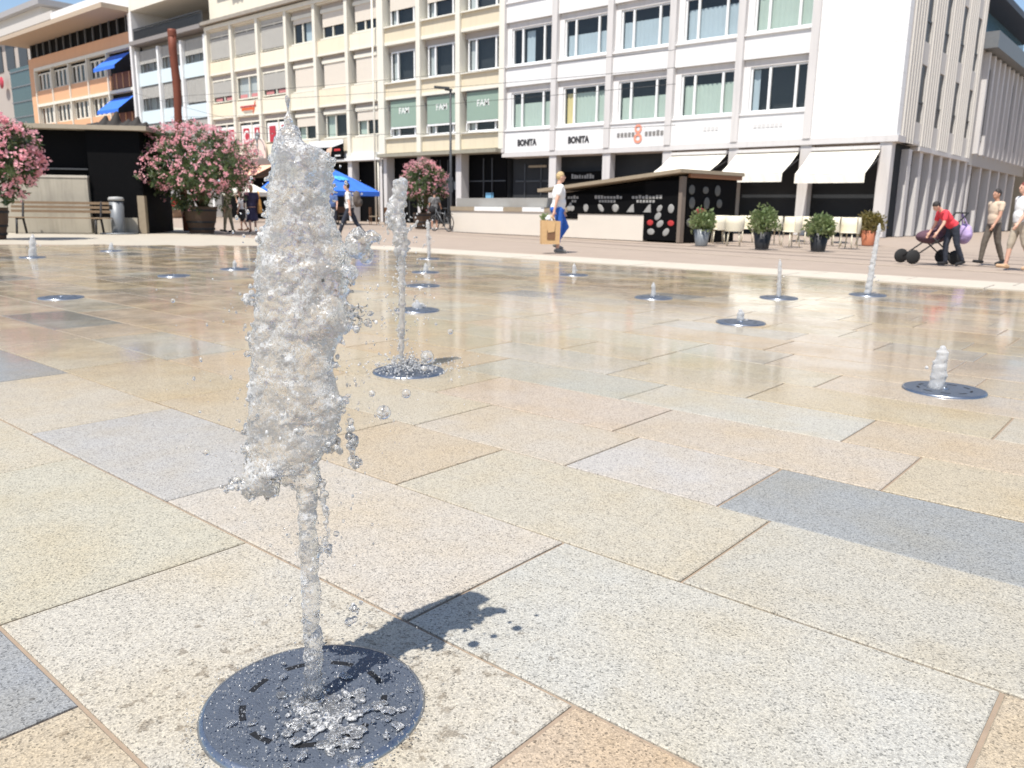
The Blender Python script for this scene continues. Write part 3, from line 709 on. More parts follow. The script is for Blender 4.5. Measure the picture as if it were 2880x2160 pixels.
# ---- white corner building with the arcade
X0, X1, ZT = -31.55, -10.24, 19.0
o = (X0, FY, 0); t = thing('white_building', o, 'long white office block with grey-white pilasters on the corner, open arcade below', 'building')
PX_ = [-31.55, -27.9, -24.37, -20.8, -17.3, -13.92]
b = MB(o); b.box(X0+.02, FY+.9, 0, X1-.35, FY+13.0, ZT); b.build('core', DARK, t)
b = MB(o)                                             # pilasters
for x in PX_: b.box(x-.17, FY-.16, 4.12, x+.17, FY+.5, ZT)
b.split('pilaster', WHITEG, t)
lev = [(5.40, 7.35), (8.80, 10.72), (12.15, 14.1), (15.5, 17.4)]
for i, x in enumerate(PX_[:-1]):
    xa, xb = x+.17, PX_[i+1]-.17
    b = MB(o); zb = 4.12
    for j, (s, h) in enumerate(lev):
        b.box(xa, FY-.02 if j else FY-.05, zb+(.01 if j else 0), xb, FY+.45, s-.14); b.box(xa, FY-.10, s-.14, xb, FY+.45, s-.07)
        zb = h + .32
    b.box(xa, FY-.02, zb, xb, FY+.45, ZT); b.split('spandrel_panel', WHITE, t)
    for j, (s, h) in enumerate(lev):
        sh = MB(o); sh.box(xa+.003, FY+.12, h+.004, xb-.003, FY+.44, h+.318); sh.build('shutter_box', WHITEG, t)
        rv = MB(o); rv.box(xa+.002, FY+.1, s-.068, xa+.32, FY+.44, h+.002); rv.build('window_reveal', WHITE, t)
        c = None; cz = .62
        if j == 0: c = [[(0,1,CURT)], [(0,.16,CURTY),(.2,1,CURT)], [(0,1,CURT)], [(0,1,CURT)], [(0,.12,CURTB)]][i]; cz = [.7,.85,.6,.75,.95][i]
        elif j == 1: c = [[(.28,.5,CURTB)], [(0,1,CURTB)], [(0,1,CURTB)], [(0,1,CURTB)], [(0,1,CURT)]][i]; cz = [.9,.6,.7,.75,.8][i]
        window(t, o, xa+.33, xb-.06, s, h, FY+.22, (.25, .77) if not (i == 4 and j == 0) else (.34, .8), curtain=c, cz=cz)
b = MB(o)                                             # blank end bay clad in broad white boards
z = 4.12
while z < ZT: b.box(-13.75, FY-.05-.004*(int(z*2) % 2), z, X1, FY+.45, min(ZT, z+.60)-.008); b.box(-13.75, FY-.03, z+.592, X1-.01, FY+.44, z+.6); z += .6
b.build('blank_wall', mat('bright_white_cladding', (.78,.775,.765), .6, var=.02), t)
# side street face (x = -10.24): windows between fins
WARMG = mat('warm_grey_cladding', (.60,.57,.53), .75, var=.06)
b = MB(o); zz = 3.9
for (za, zb_) in ((3.9, 4.85), (7.2, 8.1), (10.6, 11.5), (14.0, 15.0), (17.3, ZT)): b.box(X1-.34, FY+.45, za, X1-.02, FY+12.9, zb_)
b.split('side_spandrel', WARMG, t)
for k in range(5):
    b = MB(o); y0 = FY+.46+k*2.95; b.box(X1-.3, y0, 3.9, X1, y0+2.02 if k < 4 else FY+13, ZT); [b.box(X1+.001, y0+.15+.38*q_, 3.9, X1+.07, y0+.27+.38*q_, ZT) for q_ in range(5 if k < 4 else 2)]; b.build('side_pier', WARMG, t)
for k in range(4):
    y0 = FY+.46+k*2.95+2.02
    for (za, zb_) in ((4.85, 7.2), (8.1, 10.6), (11.5, 14.0)):
        b = MB(o)
        if k < 4: b.box(X1-.32, y0, za, X1-.07, y0+.93, zb_); b.box(X1-.069, y0+.002, za+.8, X1-.03, y0+.928, za+.88); b.build('side_window', DARKG, t)
        else: b.box(X1-.32, y0, za, X1-.16, y0+.84, zb_); b.build('side_shutter', SHUT, t)
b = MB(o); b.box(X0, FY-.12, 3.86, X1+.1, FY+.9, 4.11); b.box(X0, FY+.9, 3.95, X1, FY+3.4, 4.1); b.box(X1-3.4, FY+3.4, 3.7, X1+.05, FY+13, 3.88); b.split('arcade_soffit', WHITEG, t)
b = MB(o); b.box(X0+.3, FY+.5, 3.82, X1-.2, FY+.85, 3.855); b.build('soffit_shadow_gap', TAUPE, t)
for x in PX_[1:] + [-10.6]:
    b = MB(o); b.box(x-.24, FY-.05, 0, x+.24, FY+.42, 3.858); b.build('column', WHITEG, t)
for k in range(7):
    b = MB(o); y0 = FY+2.2+k*1.75; b.box(X1-.5, y0, 0, X1-.05, y0+.5, 3.7); b.build('side_column', WHITEG, t)
# recessed shop fronts
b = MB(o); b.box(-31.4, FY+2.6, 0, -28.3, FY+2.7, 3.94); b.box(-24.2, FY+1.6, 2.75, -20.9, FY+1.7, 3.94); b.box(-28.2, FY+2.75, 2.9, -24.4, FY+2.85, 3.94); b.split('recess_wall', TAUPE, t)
b = MB(o); b.box(-31.4, FY+.92, .0, -28.2, FY+1.0, 3.6); b.split('shop_front', BLK, t)
b = MB(o)
for x in (-30.6, -29.4): b.box(x-.04, FY+.84, .05, x+.04, FY+.93, 3.5)
b.box(-31.3, FY+.84, 2.5, -28.3, FY+.93, 2.6); b.split('shop_mullion', DARKG, t)
b = MB(o); b.box(-27.6, FY+.55, 2.45, -24.9, FY+.7, 3.0); b.build('shop_sign', BLK, t)
b = MB(o)
for k in range(9): b.box(-27.0+.17*k, FY+.52, 2.63, -27.0+.17*k+rb.uniform(.08,.13), FY+.548, 2.63+rb.choice([.17,.2,.17,.24]))
b.build('shop_sign_lettering', PALEI, t)
b = MB(o); b.box(-30.3, FY+.8, 3.30, -29.0, FY+.85, 3.42); b.build('light_strip', WOODT, t)
b = MB(o)
for x0_, s_ in ((-30.95, 1), (-27.3, 1)): pass
for i_, xc in enumerate((-29.75, -26.2)):
    l_ = MB(o); l_.text('BONITA', xc, FY-.052, 4.46, .46, .02, bold=.02, sx=.8); l_.build('shop_name', BLKT, t)
l_ = MB(o)
for k in range(5): l_.box(-23.75+.22*k, FY-.075, 4.62, -23.75+.22*k+.15, FY-.052, 4.62+rb.choice([.2,.24,.2]))
for k in range(5): l_.box(-22.1+.22*k, FY-.075, 4.62, -22.1+.22*k+.15, FY-.052, 4.62+rb.choice([.2,.24,.2]))
l_.split('grey_sign_letter', GREYT, t)
l_ = MB(o)
for zc, rr in ((4.98, .21), (4.52, .24)):
    n = 20; vs = []
    for k in range(n):
        a = 2*math.pi*k/n; vs += [(-22.5+rr*math.cos(a), FY-.08, zc+rr*math.sin(a)), (-22.5+rr*.5*math.cos(a), FY-.08, zc+rr*.5*math.sin(a))]
    l_.add(vs, [(2*k, (2*k+2) % (2*n), (2*k+3) % (2*n), 2*k+1) for k in range(n)])
l_.build('figure_emblem', mat('coral_emblem', (.80,.30,.20), .6), t)
l_ = MB(o)
for k in range(4): l_.box(-18.9+.2*k, FY-.075, 4.7, -18.9+.2*k+.14, FY-.052, 4.88)
for k in range(7): l_.box(-16.4+.2*k, FY-.075, 4.7, -16.4+.2*k+.14, FY-.052, 4.86)
l_.build('faint_sign_lettering', mat('faint_grey_lettering', (.60,.59,.58), .6), t)

# awnings over the café
def awning(xa, xb, zt, zb, yo, label):
    o2 = ((xa+xb)/2, FY, zt); a = thing('awning', o2, label, 'awning', 'cream café awnings')
    m = MB(o2); n = 14; vs = []
    for i in range(n+1):
        x = xa+(xb-xa)*i/n
        vs += [(x, FY-.13, zt), (x, FY-.13-yo*.5, (zt+zb)/2-.05+.015*math.sin(i*1.7)), (x, FY-.13-yo, zb)]
    m.add(vs, [(3*i+k, 3*i+3+k, 3*i+4+k, 3*i+1+k) for i in range(n) for k in (0, 1)], 0, True); m.build('canopy', AWN, a)
    v = MB(o2); vs = []
    for i in range(n+1):
        x = xa+(xb-xa)*i/n; vs += [(x, FY-.135-yo, zb-.01), (x, FY-.15-yo+.02*math.sin(i*2.1), zb-.38)]
    v.add(vs, [(2*i, 2*i+2, 2*i+3, 2*i+1) for i in range(n)]); v.build('valance', AWN, a)
    for x in (xa+.04, xb-.04):
        r = MB(o2); r.tube([(x, FY-.13, zt-.35), (x, FY-.13-yo*.98, zb-.03)], .03, 6); r.build('arm', DARKG, a)
    c = MB(o2); c.box(xa, FY-.30, zt-.02, xb, FY-.13, zt+.12); c.build('cassette', WHITEG, a)
awning(-20.45, -17.55, 3.62, 2.75, 1.7, 'cream awning behind the black food stall, leftmost of the three café awnings')
awning(-17.05, -14.15, 3.62, 2.62, 1.7, 'cream awning in the middle of the three café awnings')
awning(-13.6, -10.75, 3.60, 2.55, 1.7, 'cream awning nearest the corner column of the white building')

# ---- beige block with the green blinds
X0, X1 = -42.0, -31.78
o = (X0, FY, 0); t = thing('beige_building', o, 'beige panelled block with green lettered blinds on the first floor', 'building')
PB = [-41.85, -38.45, -35.05, -31.72+.12]
b = MB(o); b.box(X0+.05, FY+.7, 0, X1-.02, FY+13, 19); b.build('core', DARK, t)
b = MB(o)
for x in PB: b.box(x-.2, FY-.17, 4.35, x+.17, FY+.6, 19)
b.split('pilaster', OFFW, t)
lev = [(5.42, 7.3, 7.72), (8.80, 10.62, 11.0), (12.15, 14.0, 14.4), (15.5, 17.4, 17.8)]
for i in range(3):
    xa, xb = PB[i]+.172, PB[i+1]-.202
    b = MB(o); zb = 4.42
    for (s, h, e) in lev: b.box(xa, FY, zb, xb, FY+.6, s-.13); zb = e + .2
    b.split('spandrel_panel', BEIGE, t)
    b = MB(o)
    for (s, h, e) in lev: b.box(xa, FY-.04, e, xb, FY+.6, e+.198); b.box(xa+.02, FY-.14, s-.128, xb-.02, FY+.4, s-.05)
    b.split('lintel_band', OFFW, t)
    for j, (s, h, e) in enumerate(lev):
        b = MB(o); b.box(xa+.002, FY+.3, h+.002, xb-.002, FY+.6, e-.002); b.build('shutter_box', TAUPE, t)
        w_ = window(t, o, xa+.3, xb-.02, s, h, FY+.3, (.24, .8), curtain=[(0,.2,CURTW)], cz=.95,
                    shutter=SHUT if j == 2 else None, sz=.52 if j == 2 and i < 2 else .1)
        if j == 0:
            g = MB(o); g.box(xa+.34, FY+.10, s+.62, xb-.05, FY+.12, 7.62); gb = g.build('green_blind', GREENB, t)
            g = MB(o); g.box(xa+.3, FY+.08, s+.50, xb-.02, FY+.14, s+.60); g.box(xa+.3, FY+.08, s+.06, xa+.36, FY+.14, s+.62); g.box(xb-.1, FY+.08, s+.06, xb-.04, FY+.14, s+.62); g.build('blind_rail', FRAME, t)
            g = MB(o); g.text('FAM', (xa+xb)/2+.1, FY+.098, s+1.40, .52, .012, bold=.004, sx=1.0); g.build('blind_lettering', SIGNW, gb)
            g = MB(o); g.tube([(xa+.3, FY+.1, 7.69), (xb-.02, FY+.1, 7.69)], .06, 8); g.build('blind_roll', GREYM, gb)
b = MB(o); b.box(X0+.02, FY-.62, 4.14, X1+.2, FY+.7, 4.34); b.build('canopy_slab', mat('stained_grey_edge', (.30,.28,.22), .9, var=.3, scale=3), t)
for x in PB[:3]:
    b = MB(o); b.box(x-.2, FY-.12, 0, x+.25, FY+.55, 4.14); b.build('column', WHITEG, t)
b = MB(o)
for i in range(3): b.box(PB[i]+.26, FY+.62, 0, PB[i+1]-.21, FY+.69, 4.13)
b.split('shop_front', BLK, t)
b = MB(o)
for x in (-40.2, -37.3, -36.6, -33.6, -32.9): b.box(x-.03, FY+.55, 0, x+.03, FY+.62, 3.9)
for i in range(1, 3): b.box(PB[i]+.3, FY+.56, 2.55, PB[i+1]-.25, FY+.615, 2.62)
b.split('shop_mullion', DARKG, t)
b = MB(o); b.box(-37.9, FY+.56, 2.05, -37.0, FY+.6, 2.6); b.box(-36.9, FY+.56, 1.95, -36.2, FY+.6, 2.85); b.box(-36.1, FY+.56, 2.1, -35.4, FY+.6, 2.55); b.split('shop_poster', GREYM, t)
b = MB(o); b.box(-33.4, FY+.55, .9, -32.8, FY+.6, 1.9); b.build('blue_notice', mat('blue_notice', (.18,.42,.62), .5), t)
b = MB(o); b.box(-35.6, FY+.5, 1.9, -35.56, FY+.54, 3.2); b.build('light_tube', mat('warm_tube', (.75,.55,.3), .5), t)

# ---- cream terrace of six bays
X0, X1 = -63.3, -42.05
o = (X0, FY, 0); t = thing('cream_building', o, 'long cream terrace with peach panels, lettered red window panels and a food banner', 'building')
PC = [-63.15, -59.55, -55.95, -52.3, -48.9, -45.4, -42.12]
b = MB(o); b.box(X0+.05, FY+.7, 0, X1-.03, FY+13, 16.4); b.build('core', DARK, t)
b = MB(o)
for i, x in enumerate(PC): b.box(x-.17, FY-.16, 4.2, x+.14, FY+.55, 14.5)
b.box(X0, FY-.2, 14.5, X1-.02, FY+.6, 14.78); b.split('pilaster', OFFW, t)
b = MB(o); b.box(X0, FY-.5, 14.86, X1-.02, FY+.75, 15.1); b.build('eaves_slab', mat('weathered_eaves', (.30,.27,.23), .9, var=.3, scale=2), t)
b = MB(o); b.box(X0, FY+.4, 15.1, X1-.05, FY+12, 18.4); b.box(-52.6, FY+.1, 15.12, X1-.05, FY+.39, 16.9); b.split('attic_wall', CREAM, t)
b = MB(o); b.box(-62.0, FY+.2, 16.9, -58.6, FY+.38, 18.2); b.build('attic_window', DARKG, t)
b = MB(o)
for k in range(5): b.ell((-59.6+.3*k, FY+.1, 17.0+.1*(k % 2)), (.2,.15,.22), 8, 6)
b.build('balcony_flowers', REDFL, t)
lev = [(5.68, 7.75), (9.02, 11.1), (12.22, 14.4)]
for i in range(6):
    xa, xb = PC[i]+.142, PC[i+1]-.172
    b = MB(o); zb = 4.55
    for j, (s, h) in enumerate(lev):
        b.box(xa, FY+.02, zb, xb, FY+.55, s-.12); zb = h + .12
    b.box(xa, FY+.02, zb, xb, FY+.55, 14.5) if zb < 14.45 else None
    b.split('spandrel_panel', PEACH if i in (0, 4) else CREAM, t)
    b = MB(o)
    for j, (s, h) in enumerate(lev): b.box(xa, FY-.03, h, xb, FY+.55, min(14.49, h+.118))
    b.split('lintel_band', OFFW, t)
    for j, (s, h) in enumerate(lev):
        if i < 3:
            w_ = window(t, o, xa, xb, s, h, FY+.2, (.52,), fm=OFFW, transom=.80, sill=False, curtain=[(0,1,CURTW)] if j == 1 and i == 1 else None, cz=.9)
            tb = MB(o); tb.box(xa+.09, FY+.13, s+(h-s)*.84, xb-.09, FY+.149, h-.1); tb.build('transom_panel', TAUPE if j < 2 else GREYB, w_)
            if (j, i) in ((2,0),(2,1),(2,2),(1,0),(1,2)):
                zl = s+.1 if j == 2 else s+.42; k = s+(h-s)*.74; bl = MB(o)
                while k > zl: bl.box(xa+.1, FY+.105, k-.068, xb-.1, FY+.12, k-.008); bl.box(xa+.1, FY+.121, k-.08, xb-.1, FY+.125, k); k -= .08
                bl.build('slat_blind', GREYB, w_)
            if j == 1:
                rp = MB(o)
                for (a_, c_) in ((.1, .40), (.58, .88)): rp.box(xa+(xb-xa)*a_, FY+.19, s+.12, xa+(xb-xa)*c_, FY+.2, s+.36)
                rp.split('red_sill_notice', mat('faded_red_notice', (.55,.22,.22), .7), w_)
            if j == 0:
                for hh, ch in enumerate([('E','S'), ('C','A'), ('','')][i]):
                    cx = xa+(xb-xa)*(.28 if hh == 0 else .76)
                    wp = MB(o); wp.box(cx-.72, FY+.19, s+.08, cx+.72, FY+.2, s+1.42); wp.build('white_backing', SIGNW, w_)
                    rp = MB(o); rp.box(cx-.40, FY+.135, s+.02, cx+.40, FY+.15, s+1.18); pz = rp.build('red_letter_panel', REDP, w_)
                    if ch:
                        tx = MB(o); tx.text(ch, cx, FY+.132, s+.15, 1.22, .006, bold=.03, sx=.85); tx.build('letter', SIGNW, w_)
        else:
            sz = {(0,3):.42,(0,4):.0,(0,5):.40,(1,3):1.0,(1,4):1.0,(1,5):1.0,(2,3):.2,(2,4):.55,(2,5):.62}[(j,i)]
            hh = h-.5 if j < 2 else h-.55
            window(t, o, xa+.42, xb-.02, s, hh, FY+.28, (.40,), fm=OFFW, shutter=SHUT, sz=sz, curtain=[(0,.3,CURT)] if j == 0 else ([(.45,1,CURTB)] if (j, i) == (2,3) else None), cz=1.0)
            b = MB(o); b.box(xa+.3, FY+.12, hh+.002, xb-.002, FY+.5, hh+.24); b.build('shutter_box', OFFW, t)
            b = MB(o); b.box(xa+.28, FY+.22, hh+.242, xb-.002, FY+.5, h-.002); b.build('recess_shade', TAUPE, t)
# sign on the peach spandrel: red stroke lettering that cannot be read
b = MB(o); b.box(-58.9, FY-.03, 8.42, -56.7, FY+.015, 8.50)
b.build('red_sign_bar', REDP, t)
b = MB(o)
for k in range(11): b.box(-58.7+.165*k, FY-.02, 8.16, -58.7+.165*k+.12, FY+.015, 8.16+rb.choice([.2,.24,.2]))
for k in range(7): b.box(-57.15+.05*k, FY-.025, 7.9+.12*k, -57.07+.05*k, FY+.015, 8.05+.12*k)
b.build('red_sign_lettering', ORANP, t)
b = MB(o)
for k in range(12): b.box(-58.4+.11*k, FY-.02, 7.98, -58.4+.11*k+.07, FY+.015, 8.07)
b.build('small_sign_lettering', TAUPE, t)
# ground floor
b = MB(o); b.box(-52.4, FY-.32, 4.02, X1, FY+.7, 4.2); b.box(-52.2, FY-.1, 4.2, X1-.02, FY+.5, 4.54); b.split('fascia', mat('pale_fascia', (.72,.72,.70), .6, var=.04), t)
b = MB(o); b.box(X0, FY-.25, 4.03, -52.45, FY+.7, 4.5); b.box(X0+.4, FY-.2, 3.1, -52.5, FY+.5, 3.98); b.build('shop_front_band', mat('brown_grey_band', (.16,.14,.13), .7, var=.2), t)
for x in PC[3:]:
    b = MB(o); b.box(x-.22, FY-.12, 0, x+.2, FY+.5, 4.02); b.build('column', WHITEG, t)
b = MB(o); b.box(-52.0, FY+.62, 0, X1-.1, FY+.69, 4.0); b.box(X0+.3, FY+.5, 0, -52.5, FY+.6, 3.1); b.split('shop_front', BLK, t)
b = MB(o); b.tube([(-42.55, FY-.28, 0), (-42.55, FY-.28, 14.4)], .06, 8); b.tube([(-42.35, FY-.2, 0), (-42.35, FY-.2, 4)], .05, 8); b.split('rain_pipe', OFFW, t)
# arched sign of the ice cream parlour
b = MB(o); n = 16; xc, zc = -56.4, 4.75
pts = [(xc-1.0, FY-.24, zc-.5)] + [(xc+1.0*math.cos(math.pi-math.pi*k/n), FY-.24, zc+.35+.95*math.sin(math.pi*k/n)) for k in range(n+1)] + [(xc+1.0, FY-.24, zc-.5)]
b.poly(pts, (0, .12, 0)); b.build('arched_sign', mat('pale_pink_sign', (.70,.58,.52), .6), t)
b = MB(o)
for k in range(n): 
    a0, a1 = math.pi-math.pi*k/n, math.pi-math.pi*(k+1)/n
    b.tube([(xc+.98*math.cos(a0), FY-.26, zc+.35+.93*math.sin(a0)), (xc+.98*math.cos(a1), FY-.26, zc+.35+.93*math.sin(a1))], .035, 6)
b.build('arched_sign_rim', GREYM, t)
b = MB(o); b.ell((xc, FY-.2, zc+1.5), (.28, .12, .2), 12, 8); b.tube([(xc, FY-.22, zc+.8), (xc, FY-.22, zc+1.4)], [.05, .2], 10); b.tube([(xc, FY-.25, zc+.45), (xc, FY-.25, zc+.85)], [.03, .12], 8); b.build('sundae_ornament', GREYM, t)
b = MB(o); b.text('LE', xc, FY-.245, zc+.12, .42, .01, bold=.012); b.text('DNA', xc+.32, FY-.245, zc-.33, .42, .01, bold=.012); b.build('arched_sign_lettering', GREYT, t)
# banner hung under the windows
b = MB(o); b.box(-49.6, FY-.36, 4.16, -45.75, FY-.33, 5.45); bn = b.build('banner', BLK, t)
b = MB(o); vs = [(-49.6, FY-.366, 5.0), (-47.0, FY-.366, 4.98), (-45.75, FY-.366, 5.2), (-45.75, FY-.366, 5.46), (-49.6, FY-.366, 5.46)]; b.add(vs, [(0,1,2,3,4)]); b.build('banner_white_field', SIGNW, bn)
b = MB(o); b.ell((-47.4, FY-.37, 4.62), (.28, .01, .3), 12, 8); b.ell((-47.15, FY-.37, 4.85), (.14, .01, .2), 10, 6); b.build('banner_picture', mat('food_print', (.75,.50,.38), .6), bn)
b = MB(o)
for k in range(4): b.box(-46.75+.17*k, FY-.372, 4.72, -46.62+.17*k, FY-.362, 4.86)
b.build('banner_red_lettering', mat('red_print', (.65,.05,.05), .6), bn)
b = MB(o)
for k in range(4): b.box(-46.7+.16*k, FY-.372, 4.35, -46.58+.16*k, FY-.362, 4.46)
for k in range(4): b.box(-48.6+.13*k, FY-.372, 4.4, -48.5+.13*k, FY-.362, 4.52)
b.build('banner_white_lettering', SIGNW, bn)

# ---- narrow grey-and-white building with the roof terrace
X0, X1 = -75.6, -63.35
o = (X0, FY, 0); t = thing('grid_building', o, 'grey and white gridded building with pale blue bands and a dark roof terrace rail', 'building')
b = MB(o); b.box(X0+.1, FY+.6, 0, X1-.05, FY+13, 14.7); b.box(X0+.1, FY+4, 15.1, X1-.05, FY+13, 19); b.build('core', mat('shaded_wall', (.30,.28,.26), .8), t)
PG = [-75.35, -71.3, -67.3, -63.5]
for x in PG:
    b = MB(o); b.box(x-.14, FY-.15, 0, x+.14, FY+.5, 14.3); b.build('mullion', FRAME, t)
for z0_, z1_ in ((4.7, 5.8), (8.05, 9.15), (11.3, 12.4)):
    for i in range(3):
        b = MB(o); b.box(PG[i]+.142, FY+.05, z0_, PG[i+1]-.142, FY+.5, z1_); b.build('blue_band', ICE, t)
for z0_, z1_ in ((5.84, 8.02), (9.18, 11.28), (12.42, 14.3)):
    for i in range(3):
        w_ = window(t, o, PG[i]+.15, PG[i+1]-.15, z0_, z1_, FY+.25, (.33, .66), fw=.06, mw=.06, fm=GREYM, sill=False)
        bl = MB(o); k = z1_-.06; zl = z0_+(z1_-z0_)*rb.choice([.38,.42,.5,.1])
        while k > zl: bl.box(PG[i]+.2, FY+.14, k-.08, PG[i+1]-.2, FY+.16, k-.01); k -= .09
        bl.build('slat_blind', GREYB, w_)
b = MB(o); b.box(X0, FY-.5, 14.72, X1-.02, FY+4, 15.05); b.build('terrace_slab', mat('grey_slab', (.24,.22,.21), .8, var=.2), t)
b = MB(o); b.box(X0, FY-.3, 17.6, X1-.02, FY+5, 17.9); b.box(X0, FY-.3, 17.9, X1-.02, FY-.1, 19.5); b.build('roof_slab', OFFW, t)
b = MB(o); b.box(X0-.05, FY-.3, 15.06, X0+.3, FY+4, 17.6); b.build('terrace_side_wall', WHITE, t)
b = MB(o)
for k in range(60): b.box(X0+.6+k*.2, FY-.32, 15.07, X0+.64+k*.2, FY-.28, 16.0)
b.box(X0+.5, FY-.34, 16.0, X1-.1, FY-.26, 16.06); b.build('terrace_rail', DARKG, t)
b = MB(o); b.box(X0+.5, FY-.22, 15.07, X1-.1, FY-.2, 15.9); b.build('rail_infill', DARKG, t)

# ---- orange office building under a deep flat roof
X0, X1 = -100.6, -75.7
o = (X0, FY, 0); t = thing('orange_building', o, 'orange panelled office building under a deep flat overhanging roof with blue awnings', 'building')
b = MB(o); b.box(X0+.1, FY+.6, 0, X1-.1, FY+14, 17.6); b.build('core', DARK, t)
b = MB(o); b.box(X0, FY, 15.1, X1-.3, FY+.6, 16.15); b.box(X0, FY, 11.4, X1-5.2, FY+.6, 12.75); b.box(X0, FY, 6.9, X1-5.2, FY+.6, 9.3)
b.box(X0, FY+.01, 0, X0+1.6, FY+.6, 15.09); b.split('orange_panel', ORANGE, t)
b = MB(o); b.box(X0-1.6, FY-2.6, 17.6, X1-.02, FY+14, 18.0); b.build('roof_slab', mat('roof_underside', (.45,.36,.27), .8, var=.1), t)
b = MB(o); b.box(X0+2, FY+2, 18.0, X1-.5, FY+12, 21); b.build('roof_box', WHITE, t)
b = MB(o)
for k in range(14): b.box(X0+.4+k*1.75, FY+.15, 16.17, X0+.5+k*1.75, FY+.3, 17.59)
b.split('clerestory_mullion', GREYM, t)
b = MB(o); b.box(X0+.4, FY+.3, 16.17, X1-.4, FY+.34, 17.59); b.build('clerestory_glass', BLK, t)
b = MB(o); b.box(X0+1.6, FY-.12, 14.78, X1-.3, FY+.4, 15.09); b.box(X0+1.6, FY-.12, 11.12, X1-.3, FY+.4, 11.39)
for k in range(5): b.box(X0+1.6+k*4.4, FY-.14, 6.9, X0+1.78+k*4.4, FY+.2, 14.77)
b.split('trim', OFFW, t)
for (z0_, z1_) in ((12.77, 14.5), (9.32, 11.1)):
    for k in range(4):
        xa = X0+1.85+k*4.4
        w_ = window(t, o, xa, xa+4.1, z0_, z1_, FY+.25, (.25, .5, .75), fw=.12, mw=.34, fm=OFFW, sill=False)
    k = 0
for z0_ in (11.5, 7.95):
    b = MB(o); b.box(X1-5.0, FY+.1, z0_, X1-.6, FY+.16, z0_+1.4); b.build('brown_railing', mat('brown_railing', (.16,.06,.04), .7), t)
    b = MB(o)
    for k in range(3): b.box(X1-4.3+k*1.3, FY+.06, z0_, X1-4.18+k*1.3, FY+.098, z0_+1.35)
    b.split('railing_post', ORANGE, t)
for z0_ in (13.1, 9.35):
    b = MB(o); b.add([(X1-5.1, FY-.05, z0_+1.3), (X1-.7, FY-.05, z0_+1.3), (X1-.9, FY-1.5, z0_+.05), (X1-5.3, FY-1.5, z0_+.05)], [(0,1,2,3)])
    b.add([(X1-5.3, FY-1.505, z0_+.05), (X1-.9, FY-1.505, z0_+.05), (X1-.9, FY-1.52, z0_-.25), (X1-5.3, FY-1.52, z0_-.25)], [(0,1,2,3)])
    b.build('blue_awning', BLUEF, t)
b = MB(o); b.box(X1-.3, FY-.3, 0, X1+.02, FY+.5, 17.5); b.build('party_wall', WHITE, t)

# ---- grey-beige building at the far left edge
o = (-140, 44, 0); t = thing('stone_building', o, 'grey-beige stone building with a green glazed bay at the left edge', 'building')
STONE = mat('grey_beige_stone', (.42,.37,.33), .8, var=.08, scale=.4)
b = MB(o); b.box(-150, 44, 0, -112.5, 60, 23.1); b.build('wall', STONE, t)
b = MB(o); b.box(-151, 43.2, 23.1, -111.5, 60, 24.0); b.box(-150, 45.5, 24.0, -121, 60, 26.2); b.split('cornice', mat('pale_stone', (.55,.52,.48), .8), t)
b = MB(o); b.box(-151, 44.7, 26.2, -119.5, 60, 26.9); b.build('roof_slab', mat('grey_roof', (.34,.33,.33), .8), t)
for k in range(5):
    b = MB(o); b.box(-135+k*4.6, 43.9, 18.9, -132+k*4.6, 43.99, 22.2); b.build('window', DARKG, t)
b = MB(o); b.box(-128.2, 43.4, 3, -119.6, 43.99, 18.7); gb = b.build('glazed_bay', mat('green_glazing', (.05,.08,.075), .15, var=.3, scale=.3), t)
b = MB(o)
for k in range(8): b.box(-128.2, 43.3, 4.5+k*1.95, -119.6, 43.39, 4.66+k*1.95)
b.split('glazing_bar', GREYM, gb)
b = MB(o); b.lathe([(0, .12), (1.7, .12), (1.8, 0)], n=32); sg = b.build('round_sign', mat('blue_sign', (.05,.10,.35), .5), t, loc=(9.0, -.6, 17.6)); sg.rotation_euler.x = R(90)
b = MB(); b.lathe([(0, .14), (.8, .14), (.8, .12)], n=24); b.build('sign_disc', REDP, sg, loc=(-.3, -.3, 0))

# ---- buildings down the side street at the right edge
o = (-10.3, 49.4, 0); t = thing('side_street_building', o, 'grey side-street building with a dark overhanging roof beyond the white corner block', 'building')
b = MB(o); b.box(-22, 49.4, 3.6, -10.3, 66, 9.4); b.build('wall', mat('grey_facade', (.42,.40,.38), .8, var=.08), t)
for k in range(12):
    b = MB(o); b.box(-10.32, 50.0+k*1.35, 4.2, -10.05, 50.35+k*1.35, 9.3); b.build('fin', WHITEG, t)
b = MB(o)
for k in range(4): b.box(-10.31, 51.0+k*3.2, 4.9, -10.2, 51.9+k*3.2, 8.6)
b.split('dark_window', DARKG, t)
b = MB(o); b.box(-22, 49.3, 9.4, -9.6, 67, 10.2); b.build('roof_edge', GREYM, t)
b = MB(o); b.box(-22, 50.5, 10.2, -11.5, 67, 12.4); b.build('glazed_attic', mat('blue_glass_attic', (.10,.22,.32), .15, var=.3), t)
b = MB(o); b.box(-22, 50, 12.4, -10.2, 67, 12.75); b.build('attic_roof', mat('dark_slate', (.06,.07,.09), .6), t)
b = MB(o); b.box(-22, 52, 0, -11.5, 66, 3.6); b.build('ground_floor', DARKG, t)
for k in range(6):
    b = MB(o); b.box(-10.75, 50.2+k*2.6, 0, -10.35, 50.6+k*2.6, 3.6); b.build('column', WHITEG, t)
o = (-12, 68, 0); t = thing('far_building', o, 'pale far building closing the side street at the right edge', 'building')
b = MB(o); b.box(-30, 68, 0, 14, 80, 8.5); b.build('wall', mat('far_wall', (.45,.38,.28), .8, var=.15, scale=.3), t)
b = MB(o)
for k in range(12): b.box(-13+k*2.2, 67.9, 4.6, -11.8+k*2.2, 67.99, 6.8)
b.split('window', DARKG, t)
